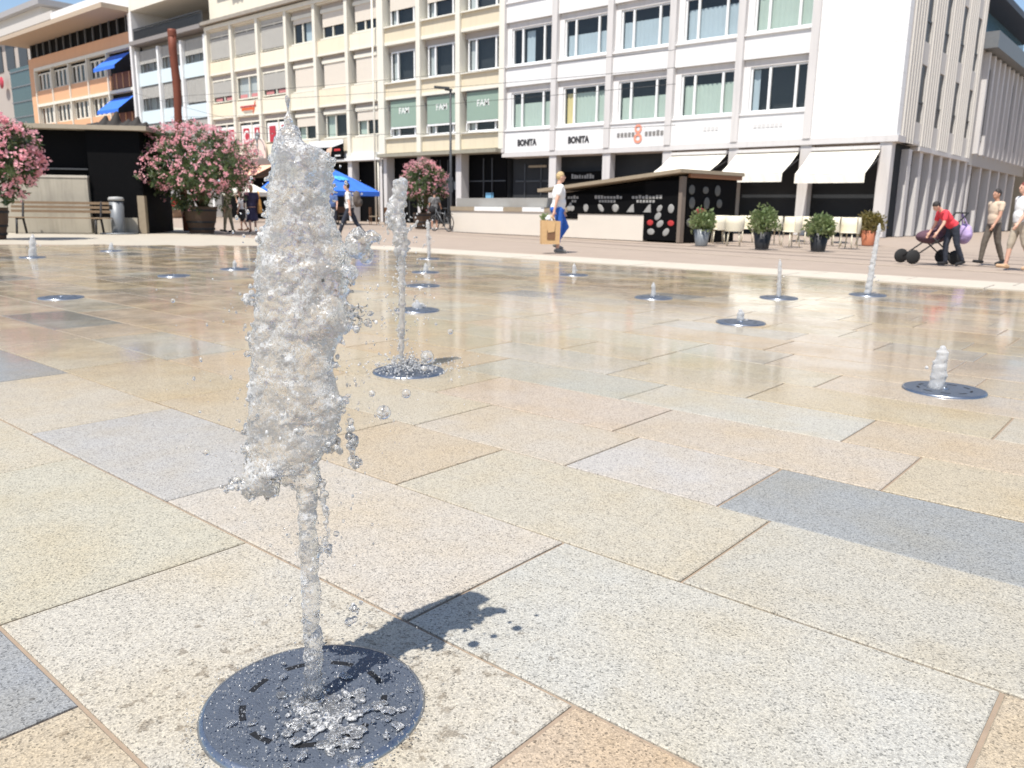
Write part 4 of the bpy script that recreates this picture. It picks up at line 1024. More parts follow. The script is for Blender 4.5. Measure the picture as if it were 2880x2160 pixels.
b = MB(o); b.box(-30, 67.4, 8.5, 14, 80, 9.1); b.build('roof', mat('dark_roof', (.08,.075,.075), .7), t)
# ------------------------------------------------------------------ black kiosk, concrete wall, bench, bin (left)
KL = Vector((-26.35, 12.45, 0)); KR = R(48)
def local(P, rz): return Matrix.Translation(P) @ Matrix.Rotation(rz, 4, 'Z')
t = thing('kiosk', KL, 'black closed kiosk with a flat pale-edged roof behind the bench', 'kiosk', rz=KR)
b = MB(); b.box(-4.55, .3, 0, -.02, 3.2, 3.20); b.build('body', BLK, t)
b = MB(); b.box(-1.62, .02, .5, -.02, .296, 3.19); b.build('front_panel', BLK, t)
b = MB(); b.box(-1.62, 0, 0, -.26, .28, .495); b.build('plinth', CONCD, t)
b = MB(); b.box(-4.75, -.25, 3.205, .3, 3.5, 3.34); b.build('roof', mat('roof_edge_tan', (.34,.29,.22), .8, var=.2), t)
b = MB(); b.box(-.22, .0, 0, .0, .26, 1.2); b.build('corner_post', WOODT, t)
b = MB(); b.box(-4.5, .18, 1.98, -1.7, .295, 2.03); b.build('counter_edge', DARKG, t)
b = MB()
for x, h in ((-1.75,.12),(-1.45,.3),(-1.1,.42),(-.75,.22),(-.45,.3),(-.2,.16)): b.cap((x, 1.2, 3.35), (x+.1, 1.2, 3.35+h*1.2), .26, .07, 10)
fz = fuse(b, .04, 'roof_ornament', mat('dark_tarpaulin', (.03,.025,.022), .8, var=.3), 1, parent=t)
t = thing('concrete_wall', KL, 'weathered concrete parapet behind the slatted bench', 'wall', rz=KR)
b = MB(); b.box(-9.5, -.12, 0, -1.65, .17, 1.72); b.build('wall', CONCD, t)
b = MB(); b.box(-9.52, -.14, 1.724, -1.63, .19, 1.80); b.build('coping', CONC, t)
# bench
t = thing('bench', local(KL, KR) @ Vector((-2.3, -.85, 0)), 'slatted bench on dark iron legs against the concrete parapet', 'bench', rz=KR)
b = MB()
for k in range(4): b.box(-1.5, -.28+k*.13, .47, 1.5, -.19+k*.13, .50)
b.build('seat', WOOD, t)
b = MB()
for k in range(3): b.box(-1.5, .24+k*.03, .64+k*.13, 1.5, .265+k*.03, .72+k*.13)
b.build('backrest', WOOD, t)
for x in (-1.15, 1.15):
    b = MB(); b.tube([(x,-.32,0),(x,-.24,.45),(x,.18,.45),(x,.34,1.0)], .035, 8); b.tube([(x,.34,0),(x,.2,.45)], .035, 8); b.build('leg', IRON, t)
# litter bin
P = local(KL, KR) @ Vector((-.72, -.45, 0))
t = thing('litter_bin', P, 'tall grey cylindrical litter bin beside the black kiosk', 'bin')
b = MB(); b.lathe([(.19,0),(.2,.02),(.215,1.0),(.2,1.0),(.0,1.0)], n=24); b.build('body', GREYM, t)
b = MB(); b.lathe([(.0,1.16),(.2,1.14),(.235,1.10),(.235,1.03),(.22,1.03)], n=24); b.build('lid', mat('light_grey_lid', (.35,.35,.34), .5), t)
b = MB(); b.lathe([(.225,.78),(.225,.9)], n=10, a0=R(-120), a1=R(-60)); b.build('opening', BLACK, t)
b = MB(); b.lathe([(0,.03),(.55,.03),(.55,0)], n=24); b.build('base_plate', GREYM, t)

# ------------------------------------------------------------------ oleanders
def oleander(P, c, rad, nl, nf, label, seed, topbias=.5, fl=.04, lf=.16, low=.6):
    r = random.Random(seed); t = thing('oleander', P, label, 'shrub', 'pink oleanders in tubs')
    b = MB()
    for k in range(16):
        a = r.uniform(0, 6.28); q_ = r.uniform(.3, .85); e = (c[0]+rad[0]*q_*math.cos(a), c[1]+rad[1]*q_*math.sin(a), c[2]+rad[2]*r.uniform(-.3, .6))
        m_ = (e[0]*.35+r.uniform(-.1, .1), e[1]*.35, low+(e[2]-low)*.55); b.tube([(r.uniform(-.15,.15), r.uniform(-.15,.15), low-.1), m_, e], [.03,.022,.01], 6)
    b.build('stems', STEM, t)
    # clumps: shoots that end at the crown surface
    def surf(full=False):
        while True:
            v = Vector((r.gauss(0,1), r.gauss(0,1), r.gauss(0,1))).normalized()
            if v.z < -.55 and r.random() < .6: continue
            n_ = noise.noise(Vector((v.x*1.7+seed, v.y*1.7, v.z*1.7)))*.28 + noise.noise(v*5.5+Vector((seed,0,0)))*.16
            s_ = 1 + n_
            zz = v.z*rad[2]*s_ if v.z > 0 else v.z*rad[2]*s_*.95
            k = 1.0 if v.z > -.25 else 1 + (v.z+.25)*.75
            return Vector((c[0]+v.x*rad[0]*s_*k, c[1]+v.y*rad[1]*s_*k, c[2]+zz)), v
    L = MB(); Fm = MB(); tips = []
    ncl = nl//14
    for i in range(ncl):
        p, v = surf(); d = r.random()**.5*.55+.5 if r.random() < .75 else r.uniform(.3, .9)
        p = Vector(c) + (p-Vector(c))*min(1, d+.02)
        ax = (v + Vector((r.gauss(0,.5), r.gauss(0,.5), r.gauss(.35,.4)))).normalized(); tips.append((p, ax, d, v))
        for j in range(14):
            a = ax.cross(Vector((r.gauss(0,1), r.gauss(0,1), r.gauss(0,1)))).normalized()
            dr = (ax*r.uniform(.1, .9) + a*r.uniform(.4, 1)).normalized(); dr.z -= r.uniform(0, .35); dr.normalize()
            s0 = p - ax*r.uniform(0, .22); ln = lf*r.uniform(.7, 1.25); w_ = dr.cross(ax+Vector((.01,.02,.03))).normalized()*ln*.13
            nrm = w_.cross(dr).normalized()*ln*.05
            L.add([s0, s0+dr*ln*.5+w_-nrm, s0+dr*ln, s0+dr*ln*.5-w_-nrm], [(0,1,2),(0,2,3)])
    L.build('foliage', LEAF, t)
    for i in range(nf):
        p, v = surf()
        if v.z < topbias-.9 and r.random() < .85: continue
        if v.z < topbias and r.random() < .45: continue
        ax = (v+Vector((0,0,.5))).normalized()
        for j in range(r.choice([4,6,8,10])):
            o_ = p + Vector((r.gauss(0,1), r.gauss(0,1), r.gauss(0,.8)))*fl*1.15 + ax*fl*r.uniform(-.3,.8)
            nn = (ax*.8 + Vector((r.gauss(0,.6), r.gauss(0,.6), r.gauss(0,.6)))).normalized()
            u = nn.cross(Vector((.3,.5,.8))).normalized(); w_ = nn.cross(u); s_ = fl*r.uniform(.6, 1.1); vs = [o_ - nn*s_*.35]
            for q_ in range(10):
                an = 2*math.pi*q_/10; rr = s_*(1 if q_ % 2 == 0 else .55); vs.append(o_+(u*math.cos(an)+w_*math.sin(an))*rr)
            Fm.add(vs, [(0, 1+q_, 1+(q_+1) % 10) for q_ in range(10)])
    Fm.build('flowers', PINK, t)
    return t
def barrel(P, rt, rbm, h, label):
    t = thing('barrel_planter', P, label, 'planter', 'wooden barrel planters')
    b = MB(); n = 28; prof = [(rbm,0),(rbm*1.04+.01,h*.25),((rt+rbm)/2*1.06,h*.55),(rt,h),(rt-.04,h),(rt-.05,h-.1)]
    vs = []
    b.lathe(prof, n=n, sm=False); b.build('staves', BARK, t)
    for f_ in (.16, .42, .86):
        rr = rbm+(rt-rbm)*f_*1.05+.018; hp = MB(); hp.lathe([(rr,h*f_-.03),(rr+.008,h*f_),(rr,h*f_+.03)], n=n); hp.build('hoop', IRON, t)
    s = MB(); s.lathe([(0,h-.07),(rt-.05,h-.09)], n=n); s.build('soil', SOIL, t)
    for a in (.6, 2.7, 4.8): 
        f2 = MB(); f2.cap((rbm*.7*math.cos(a), rbm*.7*math.sin(a), -.02), (rbm*.7*math.cos(a), rbm*.7*math.sin(a), -.03), .05, .05, 8)
    return t
P = G(568, 655); P.z = 0
barrel(P, .54, .40, .88, 'big dark barrel tub under the widest pink oleander')
c_ = (AT(545, 475, P) - P)
oleander(P, (c_.x, c_.y, 2.08), (2.45, 1.9, 1.42), 17000, 1300, 'widest pink oleander, spreading over the barrel tub beside the litter bin', 21, .35)
P = G(-30, 672); P.z = 0
barrel(P, .5, .38, .8, 'barrel tub of the cropped oleander at the left edge')
c_ = (AT(5, 450, P) - P)
oleander(P, (c_.x, c_.y, 1.9), (.88, .9, 1.02), 5200, 400, 'pink oleander cut off by the left edge, with the largest blossoms', 33, .1, .055, .17, .75)
P = G(1190, 643); P.z = 0
barrel(P, .46, .36, .72, 'small dark barrel tub beside the man with the bicycle')
c_ = (AT(1194, 568, P) - P)
oleander(P, (c_.x, c_.y, 1.95), (1.05, .98, 1.18), 6500, 430, 'compact pink oleander behind the man with the bicycle', 45, .5)
P = G(486, 612); P.z = 0
t = thing('flower_tub', P, 'small clay tub of red flowers left of the big barrel', 'flower pot')
b = MB(); b.lathe([(.75,0),(.95,.6),(.85,.6),(.8,.5),(0,.5)], n=18); b.build('tub', mat('clay', (.33,.20,.12), .8), t)
b = MB(); r_ = random.Random(3)
for i in range(500):
    a = r_.uniform(0, 6.28); q_ = math.sqrt(r_.random()); p = Vector((1.0*q_*math.cos(a), 1.0*q_*math.sin(a), .6+.6*(1-q_*q_)*r_.random()+.1)); u = Vector((r_.gauss(0,1), r_.gauss(0,1), r_.gauss(0,1))).normalized(); w_ = u.cross(Vector((.2,.4,.9))).normalized()
    b.add([p, p+u*.2+w_*.06, p+u*.3, p+u*.2-w_*.06], [(0,1,2,3)])
b.build('leaves', LEAFL, t)
b = MB()
for i in range(200):
    a = r_.uniform(0, 6.28); q_ = math.sqrt(r_.random()); p = (1.0*q_*math.cos(a), 1.0*q_*math.sin(a), .85+.5*(1-q_*q_)+r_.uniform(-.1,.2)); b.ell(p, (.09,.09,.06), 6, 4)
b.build('blossoms', REDFL, t)

# ------------------------------------------------------------------ mast, lamp, wires
P = CAM + ray(524, 640)*(29.5/F); P.z = 0
t = thing('mast', P, 'rust-brown mast standing behind the widest oleander', 'mast')
b = MB(); pts = [(.02*math.sin(k*.9), .02*math.cos(k*1.3), k*.525) for k in range(14)]; b.tube(pts, [.125+.008*math.sin(k*2.1)+.015*(k/13) for k in range(13)]+[.14], 12); b.build('shaft', RUST, t)
b = MB(); b.lathe([(.0,6.95),(.14,6.94),(.155,6.86),(.15,6.7)], n=14, c=pts[-1][:2]+(0,)); b.build('head', RUST, t)
P = G(1268, 645); P.z = 0
t = thing('street_lamp', P, 'slim dark street lamp with a flat bent head by the beige building', 'street lamp')
hp = AT(1263, 250, P).z
b = MB(); b.tube([(0,0,0),(0,0,1.2),(0,0,hp-.08)], [.085,.06,.05], 10); b.build('pole', DARKG, t)
dl = -cr.copy(); dl.z = 0; dl.normalize()
b = MB(); e0 = Vector((0,0,hp)); Mx = Matrix.Translation(e0) @ Matrix.Rotation(math.atan2(dl.y, dl.x), 4, 'Z') @ Matrix.Rotation(R(-3), 4, 'Y'); b.box(-.08, -.07, -.08, .25, .07, .0, M=Mx); b.build('arm', DARKG, t)
b = MB(); b.box(.05, -.13, -.02, .72, .13, .07, M=Mx); b.build('lamp_head', DARKG, t)
WIRE = mat('overhead_wire', (.05,.05,.05), .6)
for (xa, ya), (xb, yb), sag, lab in [((480,272),(1900,140),.15,'uppermost overhead tram wire crossing the second-floor windows'),((480,290),(1900,190),.2,'overhead tram wire running just under the uppermost one'),
   ((480,330),(1900,236),.25,'overhead tram wire crossing the green blinds'),((480,362),(1900,352),.35,'lowest overhead tram wire, at the foot of the beige panels'),((380,262),(900,395),.1,'overhead stay wire slanting from the rusty mast')]:
    A = PY(xa, ya, 27.5); B = PY(xb, yb, 27.5); ob = MB(); ob.tube([A.lerp(B, k/20) - Vector((0,0,sag*4*(k/20)*(1-k/20))) for k in range(21)], .010, 5); tag(ob.build('overhead_wire', WIRE), lab, 'wire', 'overhead tram wires')

# ------------------------------------------------------------------ retaining wall and black food stall (right)
A = Vector((-24.0, 24.15, 0)); K_ = Vector((-12.35, 22.34, 0)); WR = math.atan2(K_.y-A.y, K_.x-A.x); WL = (K_-A).length
t = thing('retaining_wall', K_, 'low pale concrete wall behind the walking woman', 'wall', rz=WR)
b = MB(); b.box(-WL, 0, 0, -1.45, .22, .90); b.build('wall', mat('smooth_pale_concrete', (.66,.60,.52), .75, var=.05, scale=1.2), t)
b = MB()
for x0_, x1_, m_ in ((-WL,-WL+1.6,WOODT),(-WL+1.6,-WL+3.4,SIGNW),(-WL+3.4,-WL+4.5,WOODT),(-WL+4.5,-WL+5.7,SIGNW),(-WL+5.7,-WL+6.9,WOODT)):
    q_ = MB(); q_.box(x0_+.005, -.04, .86, x1_-.005, .2, 1.02); q_.build('coping_board', m_, t)
b = MB(); b.box(-WL+.05, .24, .9, -WL+6.4, .30, 1.36); b.build('grey_panel', mat('grey_tarpaulin', (.30,.29,.27), .7, var=.2, scale=2), t)
t = thing('food_stall', K_, 'black food stall with a sloping tan roof edge and white food pictures', 'stall', rz=WR)
b = MB(); fr = [(-5.9,.1,.55),(0,.1,.0),(0,.1,2.22),(-5.9,.1,1.72)]
b.poly([(-5.6,.26,.0),(-.0,.26,.0),(-.0,.26,2.02),(-5.6,.26,1.50)], (0, 2.6, 0)); b.build('body', BLK, t)
b = MB(); b.box(-5.5, -.02, .82, -1.44, .24, 1.48); b.box(-5.5, -.022, .64, -4.4, -.002, .818); b.build('front_panel', BLK, t)
b = MB(); b.box(-1.42, -.02, .04, -.08, .24, 1.86); b.build('lower_panel', BLK, t)
b = MB(); Mx = Matrix.Translation((-6.15, 0, 1.55)) @ Matrix.Rotation(-math.atan2(.52, 6.2), 4, 'Y'); b.box(0, -.32, 0, 6.35, 3.0, .11, M=Mx); b.build('roof', WOODT, t)
b = MB(); b.box(-.07, -.05, 0, .06, .14, 1.98); b.build('corner_post', mat('brown_post', (.19,.15,.12), .8), t)
b = MB(); b.box(.06, .2, 1.95, .16, 2.9, 2.07); b.build('side_roof_edge', mat('brown_edge', (.25,.11,.05), .7), t)
b = MB()
for y0 in (.5, 1.2, 1.9):
    for z0 in (.6, 1.2, 1.6): b.ell((.012, y0+r_.uniform(-.1,.1), z0), (.012, .16, r_.uniform(.1, .2)), 10, 6)
b.build('side_picture', mat('dim_chalk_print', (.12,.12,.11), .8), t)
b = MB(); b.ell((.012, 1.0, .95), (.012, .3, .1), 10, 6); b.build('side_red_spot', REDP, t)
icon = [(-4.75,'bun'),(-4.0,'round'),(-3.3,'roll'),(-2.65,'square'),(-2.0,'wedge'),(-1.3,'wedge'),(-.8,'drop'),(-.35,'round')]
for i, (x, k) in enumerate(icon):
    b = MB(); y = -.028; z = 1.02
    if k == 'bun': b.ell((x-.08,y,z-.02),(.12,.008,.1),12,6); b.ell((x+.08,y,z-.02),(.12,.008,.1),12,6); b.ell((x,y-.002,z+.1),(.07,.008,.08),12,6)
    elif k == 'round': b.ell((x,y,z),(.12,.008,.14),14,6)
    elif k == 'roll':
        b.ell((x,y,z),(.17,.008,.09),12,6,M=Matrix.Rotation(R(40),3,'Y'))
    elif k == 'square': b.ell((x,y,z),(.16,.008,.13),6,6)
    elif k == 'wedge': b.poly([(x-.16,y,z-.12),(x+.16,y,z-.12),(x+.13,y,z+.14),(x+.04,y,z+.1)], (0,.006,0))
    else: b.ell((x,y,z),(.13,.008,.09),12,6,M=Matrix.Rotation(R(-45),3,'Y'))
    b.build('food_picture', PALEI, t)
for x, z, rr in ((-.85,.78,R(-40)),(-1.1,.3,0),(-.5,.3,R(-40)),(-.75,.55,R(-30))):
    b = MB(); b.ell((x,-.03,z),(.15,.008,.1),12,6,M=Matrix.Rotation(rr,3,'Y')); b.build('food_picture', PALEI, t)
for x in (-1.15,-.33):
    b = MB(); b.ell((x,-.029,.58),(.13,.008,.09),12,6); b.build('red_picture', mat('bright_red_print', (.42,.03,.03), .7, var=.3), t)
for x0_, n_ in ((-4.9,4),(-3.6,9),(-1.95,9)):
    b = MB()
    for k in range(n_): b.box(x0_+.14*k, -.026, 1.32, x0_+.14*k+.1, -.021, 1.40+r_.choice([0,.03]))
    for k in range(max(2, n_-3)): b.box(x0_+.2+.13*k, -.026, 1.20, x0_+.2+.13*k+.09, -.021, 1.28)
    b.build('chalk_lettering', PALEI, t)
P = G(1972, 660); P.z = 0
t = thing('menu_board', P, 'tall grey menu board between the food stall and the café chairs', 'menu board', rz=R(40.4))
b = MB(); b.box(-.46, -.05, .25, .46, .05, 2.0); b.build('panel', GREYM, t)
b = MB(); b.box(-.5, -.06, 2.003, .5, .06, 2.08); b.box(-.5, -.055, 0, -.463, .055, 2.0); b.box(.463, -.055, 0, .5, .055, 2.0); b.build('frame', DARKG, t)
b = MB(); b.ell((0, -.055, 1.55), (.09, .01, .16), 12, 8); b.build('yellow_emblem', mat('dull_yellow', (.38,.33,.06), .7), t)
t = thing('round_lamp', P + Vector((.0, .15, 0)), 'white globe on the dark bracket above the grey menu board', 'lamp')
b = MB(); b.ell((0,0,2.28), .13, 14, 10); b.build('globe', SIGNW, t)
b = MB(); b.box(-.3, .02, 2.10, .3, .2, 2.14); b.box(-.3,.15,0,-.25,.2,2.1); b.box(.25,.15,0,.3,.2,2.1); b.box(-.33,.13,2.15,-.18,.2,2.42); b.box(.18,.13,2.15,.33,.2,2.42); b.build('bracket', DARKG, t)

# ------------------------------------------------------------------ café: chairs, tables, plants
WICK = mat('cream_wicker', (.70,.64,.50), .7, var=.12, scale=30, bump=.4, bscale=90)
def chair(loc, rz, label, m=WICK, lm=None, grp='cream tub chairs on the café terrace'):
    t = thing('cafe_chair', loc, label, 'chair', grp, rz); lm = lm or m
    b = MB(); b.lathe([(0,.44),(.24,.44),(.25,.41),(.0,.40)], n=18); b.build('seat', m, t)
    b = MB(); b.lathe([(.26,.40),(.285,.62),(.27,.84),(.245,.84),(.245,.62),(.235,.42)], n=16, a0=R(160), a1=R(380)); b.build('backrest', m, t)
    for a in (45, 135, 225, 315):
        l = MB(); l.tube([(.2*math.cos(R(a)), .2*math.sin(R(a)), .41), (.25*math.cos(R(a)), .25*math.sin(R(a)), 0)], .018, 6); l.build('leg', lm, t)
    return t
def table(loc, label):
    t = thing('cafe_table', loc, label, 'table', 'round café tables')
    b = MB(); b.lathe([(0,.74),(.36,.74),(.37,.72),(.36,.71),(0,.71)], n=24); b.build('tabletop', mat('grey_tabletop', (.45,.43,.40), .4), t)
    b = MB(); b.tube([(0,0,.03),(0,0,.71)], .03, 8); b.build('pole', DARKG, t)
    b = MB(); b.lathe([(0,.04),(.22,.03),(.24,0)], n=18); b.build('base', DARKG, t)
ordn = ['first','second','third','fourth','fifth','sixth','seventh','eighth','ninth']
c0 = None
for i, (px, py, rz) in enumerate([(2018,684,2.2),(2062,690,.4),(2100,680,3.6),(2170,686,.9),(2222,694,2.6),(2262,684,4.3),(2340,690,1.2),(2385,698,3.0),(2425,688,.2)]):
    p = G(px, py); p.z = 0; lab = f'{ordn[i]} cream tub chair from the left on the café terrace under the awnings'
    if c0 is None: c0 = chair(p, rz, lab)
    else: dup(c0, p, rz, lab)
for i, (px, py) in enumerate([(2042,676),(2146,674),(2245,678),(2362,682)]):
    p = G(px, py); p.z = 0; table(p, f'{ordn[i]} round café table from the left among the cream chairs')
def potplant(px, py, h, rad, label, pot, seed, leaf=LEAFL, fl=None):
    r = random.Random(seed); p = G(px, py); p.z = 0; t = thing('potted_plant', p, label, 'plant', 'potted plants of the café')
    b = MB(); b.lathe([(.17,0),(.24,.45),(.21,.45),(.2,.4),(0,.4)], n=18); b.build('pot', pot, t)
    b = MB()
    for k in range(6): b.tube([(r.uniform(-.05,.05), r.uniform(-.05,.05), .38), (r.uniform(-.3,.3)*rad, r.uniform(-.3,.3)*rad, h*.75)], [.02,.008], 6)
    b.build('stems', STEM, t)
    b = MB()
    for i in range(900):
        v = Vector((r.gauss(0,1), r.gauss(0,1), r.gauss(0,1))).normalized()*r.random()**.4; q_ = 1+.4*noise.noise(v*2+Vector((seed,0,0)))
        c = Vector((v.x*rad*q_, v.y*rad*q_, h*.66+v.z*h*.36*q_)); u = Vector((r.gauss(0,1), r.gauss(0,1), r.gauss(.3,.8))).normalized(); w_ = u.cross(Vector((.3,.8,.5))).normalized()
        b.add([c, c+u*.06+w_*.03, c+u*.12, c+u*.06-w_*.03], [(0,1,2),(0,2,3)])
    b.build('foliage', leaf, t)
potplant(1972, 690, .98, .36, 'green bushy potted plant in front of the grey menu board', GREYM, 2)
potplant(2142, 700, 1.08, .38, 'tall pale-green potted plant among the cream chairs', IRON, 5)
potplant(2300, 706, .9, .38, 'green potted plant between the two right-hand awnings', IRON, 8)
potplant(2440, 690, 1.0, .40, 'yellowish potted plant beside the corner column', mat('terracotta', (.40,.14,.07), .8), 9, leafmat('yellowing_leaf', (.14,.12,.03), (.32,.26,.09)))
# dark brown chairs under the parasol
BRN = mat('brown_chair_wood', (.12,.055,.025), .6, var=.2)
b0 = None
for i, (px, dpt, rz) in enumerate([(962, 45, 1), (1052, 44, 2.2), (1092, 45, 4)]):
    p = CAM + ray(px, 600)*(dpt/F); p.z = 0; lab = ['brown wooden chair half hidden by the walking man', 'brown wooden chair behind the backpack of the walking man', 'brown wooden chair nearest the white column beside the blue parasol'][i]
    d = b0
    if b0 is None:
        b0 = thing('wooden_chair', p, lab, 'chair', 'brown chairs under the blue parasol', rz)
        q_ = MB(); q_.box(-.22,-.22,.44,.22,.22,.48); q_.build('seat', WOODT, b0)
        q_ = MB(); q_.box(-.22,.2,.62,.22,.23,.95); q_.build('backrest', BRN, b0)
        for x, y, h in ((-.2,-.2,.44),(.2,-.2,.44),(-.2,.21,.95),(.2,.21,.95)):
            q_ = MB(); q_.box(x-.018,y-.018,0,x+.018,y+.018,h); q_.build('leg', BRN, b0)
    else: dup(b0, p, rz, lab)

# ------------------------------------------------------------------ parasols
def parasol(px, depth, apex_y, rim_y, half_px, label, m, rot=0, prints=True, n=4, cat='parasol'):
    P = CAM + ray(px, 560)*(depth/F); P.z = 0; k = depth/F
    za = AT(px, apex_y, P).z; zr = AT(px, rim_y, P).z; rad = half_px*k
    t = thing('parasol', P, label, cat, 'parasols in front of the cream terrace', R(40.4)+rot)
    b = MB(); seg = 6; vs = [(0,0,za)]; fs = []; per = n*4
    for j in range(1, seg+1):
        f_ = j/seg
        for i in range(per):
            a = 2*math.pi*i/per; s_ = math.cos(math.pi/n)/math.cos((a % (2*math.pi/n))-math.pi/n)
            sag = .05*math.sin(f_*math.pi)*(1 if (i % 4) else 0)
            vs.append((rad*f_*s_*math.cos(a), rad*f_*s_*math.sin(a), za+(zr-za)*f_**1.05-sag))
    for i in range(per): fs.append((0, 1+i, 1+(i+1) % per))
    for j in range(seg-1):
        for i in range(per): fs.append((1+j*per+i, 1+(j+1)*per+i, 1+(j+1)*per+(i+1) % per, 1+j*per+(i+1) % per))
    b.add(vs, fs); b.build('canopy', m, t)
    v = MB(); base = vs[-per:]; vv = []
    for x, y, z in base: vv += [(x, y, z-.005), (x*.995, y*.995, z-.24)]
    v.add(vv, [(2*i, 2*((i+1) % per), 2*((i+1) % per)+1, 2*i+1) for i in range(per)]); v.build('valance', m, t)
    p = MB(); p.tube([(0,0,0),(0,0,za+.02)], .035, 8); p.build('pole', FRAME, t)
    f = MB(); f.lathe([(0,za+.12),(.07,za+.1),(.09,za+.0)], n=10); f.build('finial', FRAME, t)
    q_ = MB(); q_.lathe([(0,.1),(.35,.09),(.38,0)], n=16); q_.build('base', DARKG, t)
    if prints:
        # pale print on the panel that faces the square
        a_ = -math.pi/4; e = MB()
        for i in range(9):
            f_ = .45 + .03*(i % 3); aa = -math.pi/4 + (-.30+.075*i); s_ = math.cos(math.pi/n)/math.cos((aa % (2*math.pi/n))-math.pi/n)
            x, y = rad*f_*s_*math.cos(aa), rad*f_*s_*math.sin(aa); z = za+(zr-za)*f_**1.05
            e.ell((x*1.01, y*1.01, z+.025), (.17, .17, .02), 8, 5, M=Matrix.Rotation(aa, 3, 'Z') @ Matrix.Rotation(math.atan2(za-zr, rad*.7), 3, 'Y'))
        e.build('printed_emblem', BLUEL, t)
        e = MB()
        for i in range(6):
            x = rad*(.42+.05*i); y = -rad*(1-.42-.05*i)
            e.box(-.05, -.012, zr-.19, .05, .0, zr-.08, M=Matrix.Translation((x*1.012, y*1.012, 0)) @ Matrix.Rotation(R(45), 4, 'Z'))
        e.build('valance_lettering', SIGNW, t)
    return t
parasol(935, 45, 474, 538, 134, 'large blue parasol behind the walking man with the backpack', BLUEF)
parasol(800, 50, 478, 532, 68, 'blue parasol mostly hidden behind the tall foreground jet', BLUEF, prints=False)
parasol(690, 48, 506, 540, 66, 'cream parasol behind the widest oleander', AWN, prints=False, n=8)
a = thing('shop_awning', (-57.5, FY-.25, 3.95), 'peach awning with a red edge left of the foreground jet', 'awning')
o2 = (-57.5, FY-.25, 3.95); m = MB(o2); vs = []
for i in range(13): x = -60.8+6.6*i/12; vs += [(x, FY-.27, 4.0), (x, FY-2.6, 2.9+.02*math.sin(i*2))]
m.add(vs, [(2*i, 2*i+2, 2*i+3, 2*i+1) for i in range(12)]); m.build('canopy', PEACHF, a)
m = MB(o2); m.box(-60.8, FY-2.64, 2.62, -54.2, FY-2.61, 2.9); m.build('valance', REDP, a)
for x in (-60.7, -54.3): m = MB(o2); m.tube([(x, FY-.27, 3.5), (x, FY-2.6, 2.9)], .03, 6); m.build('arm', DARKG, a)
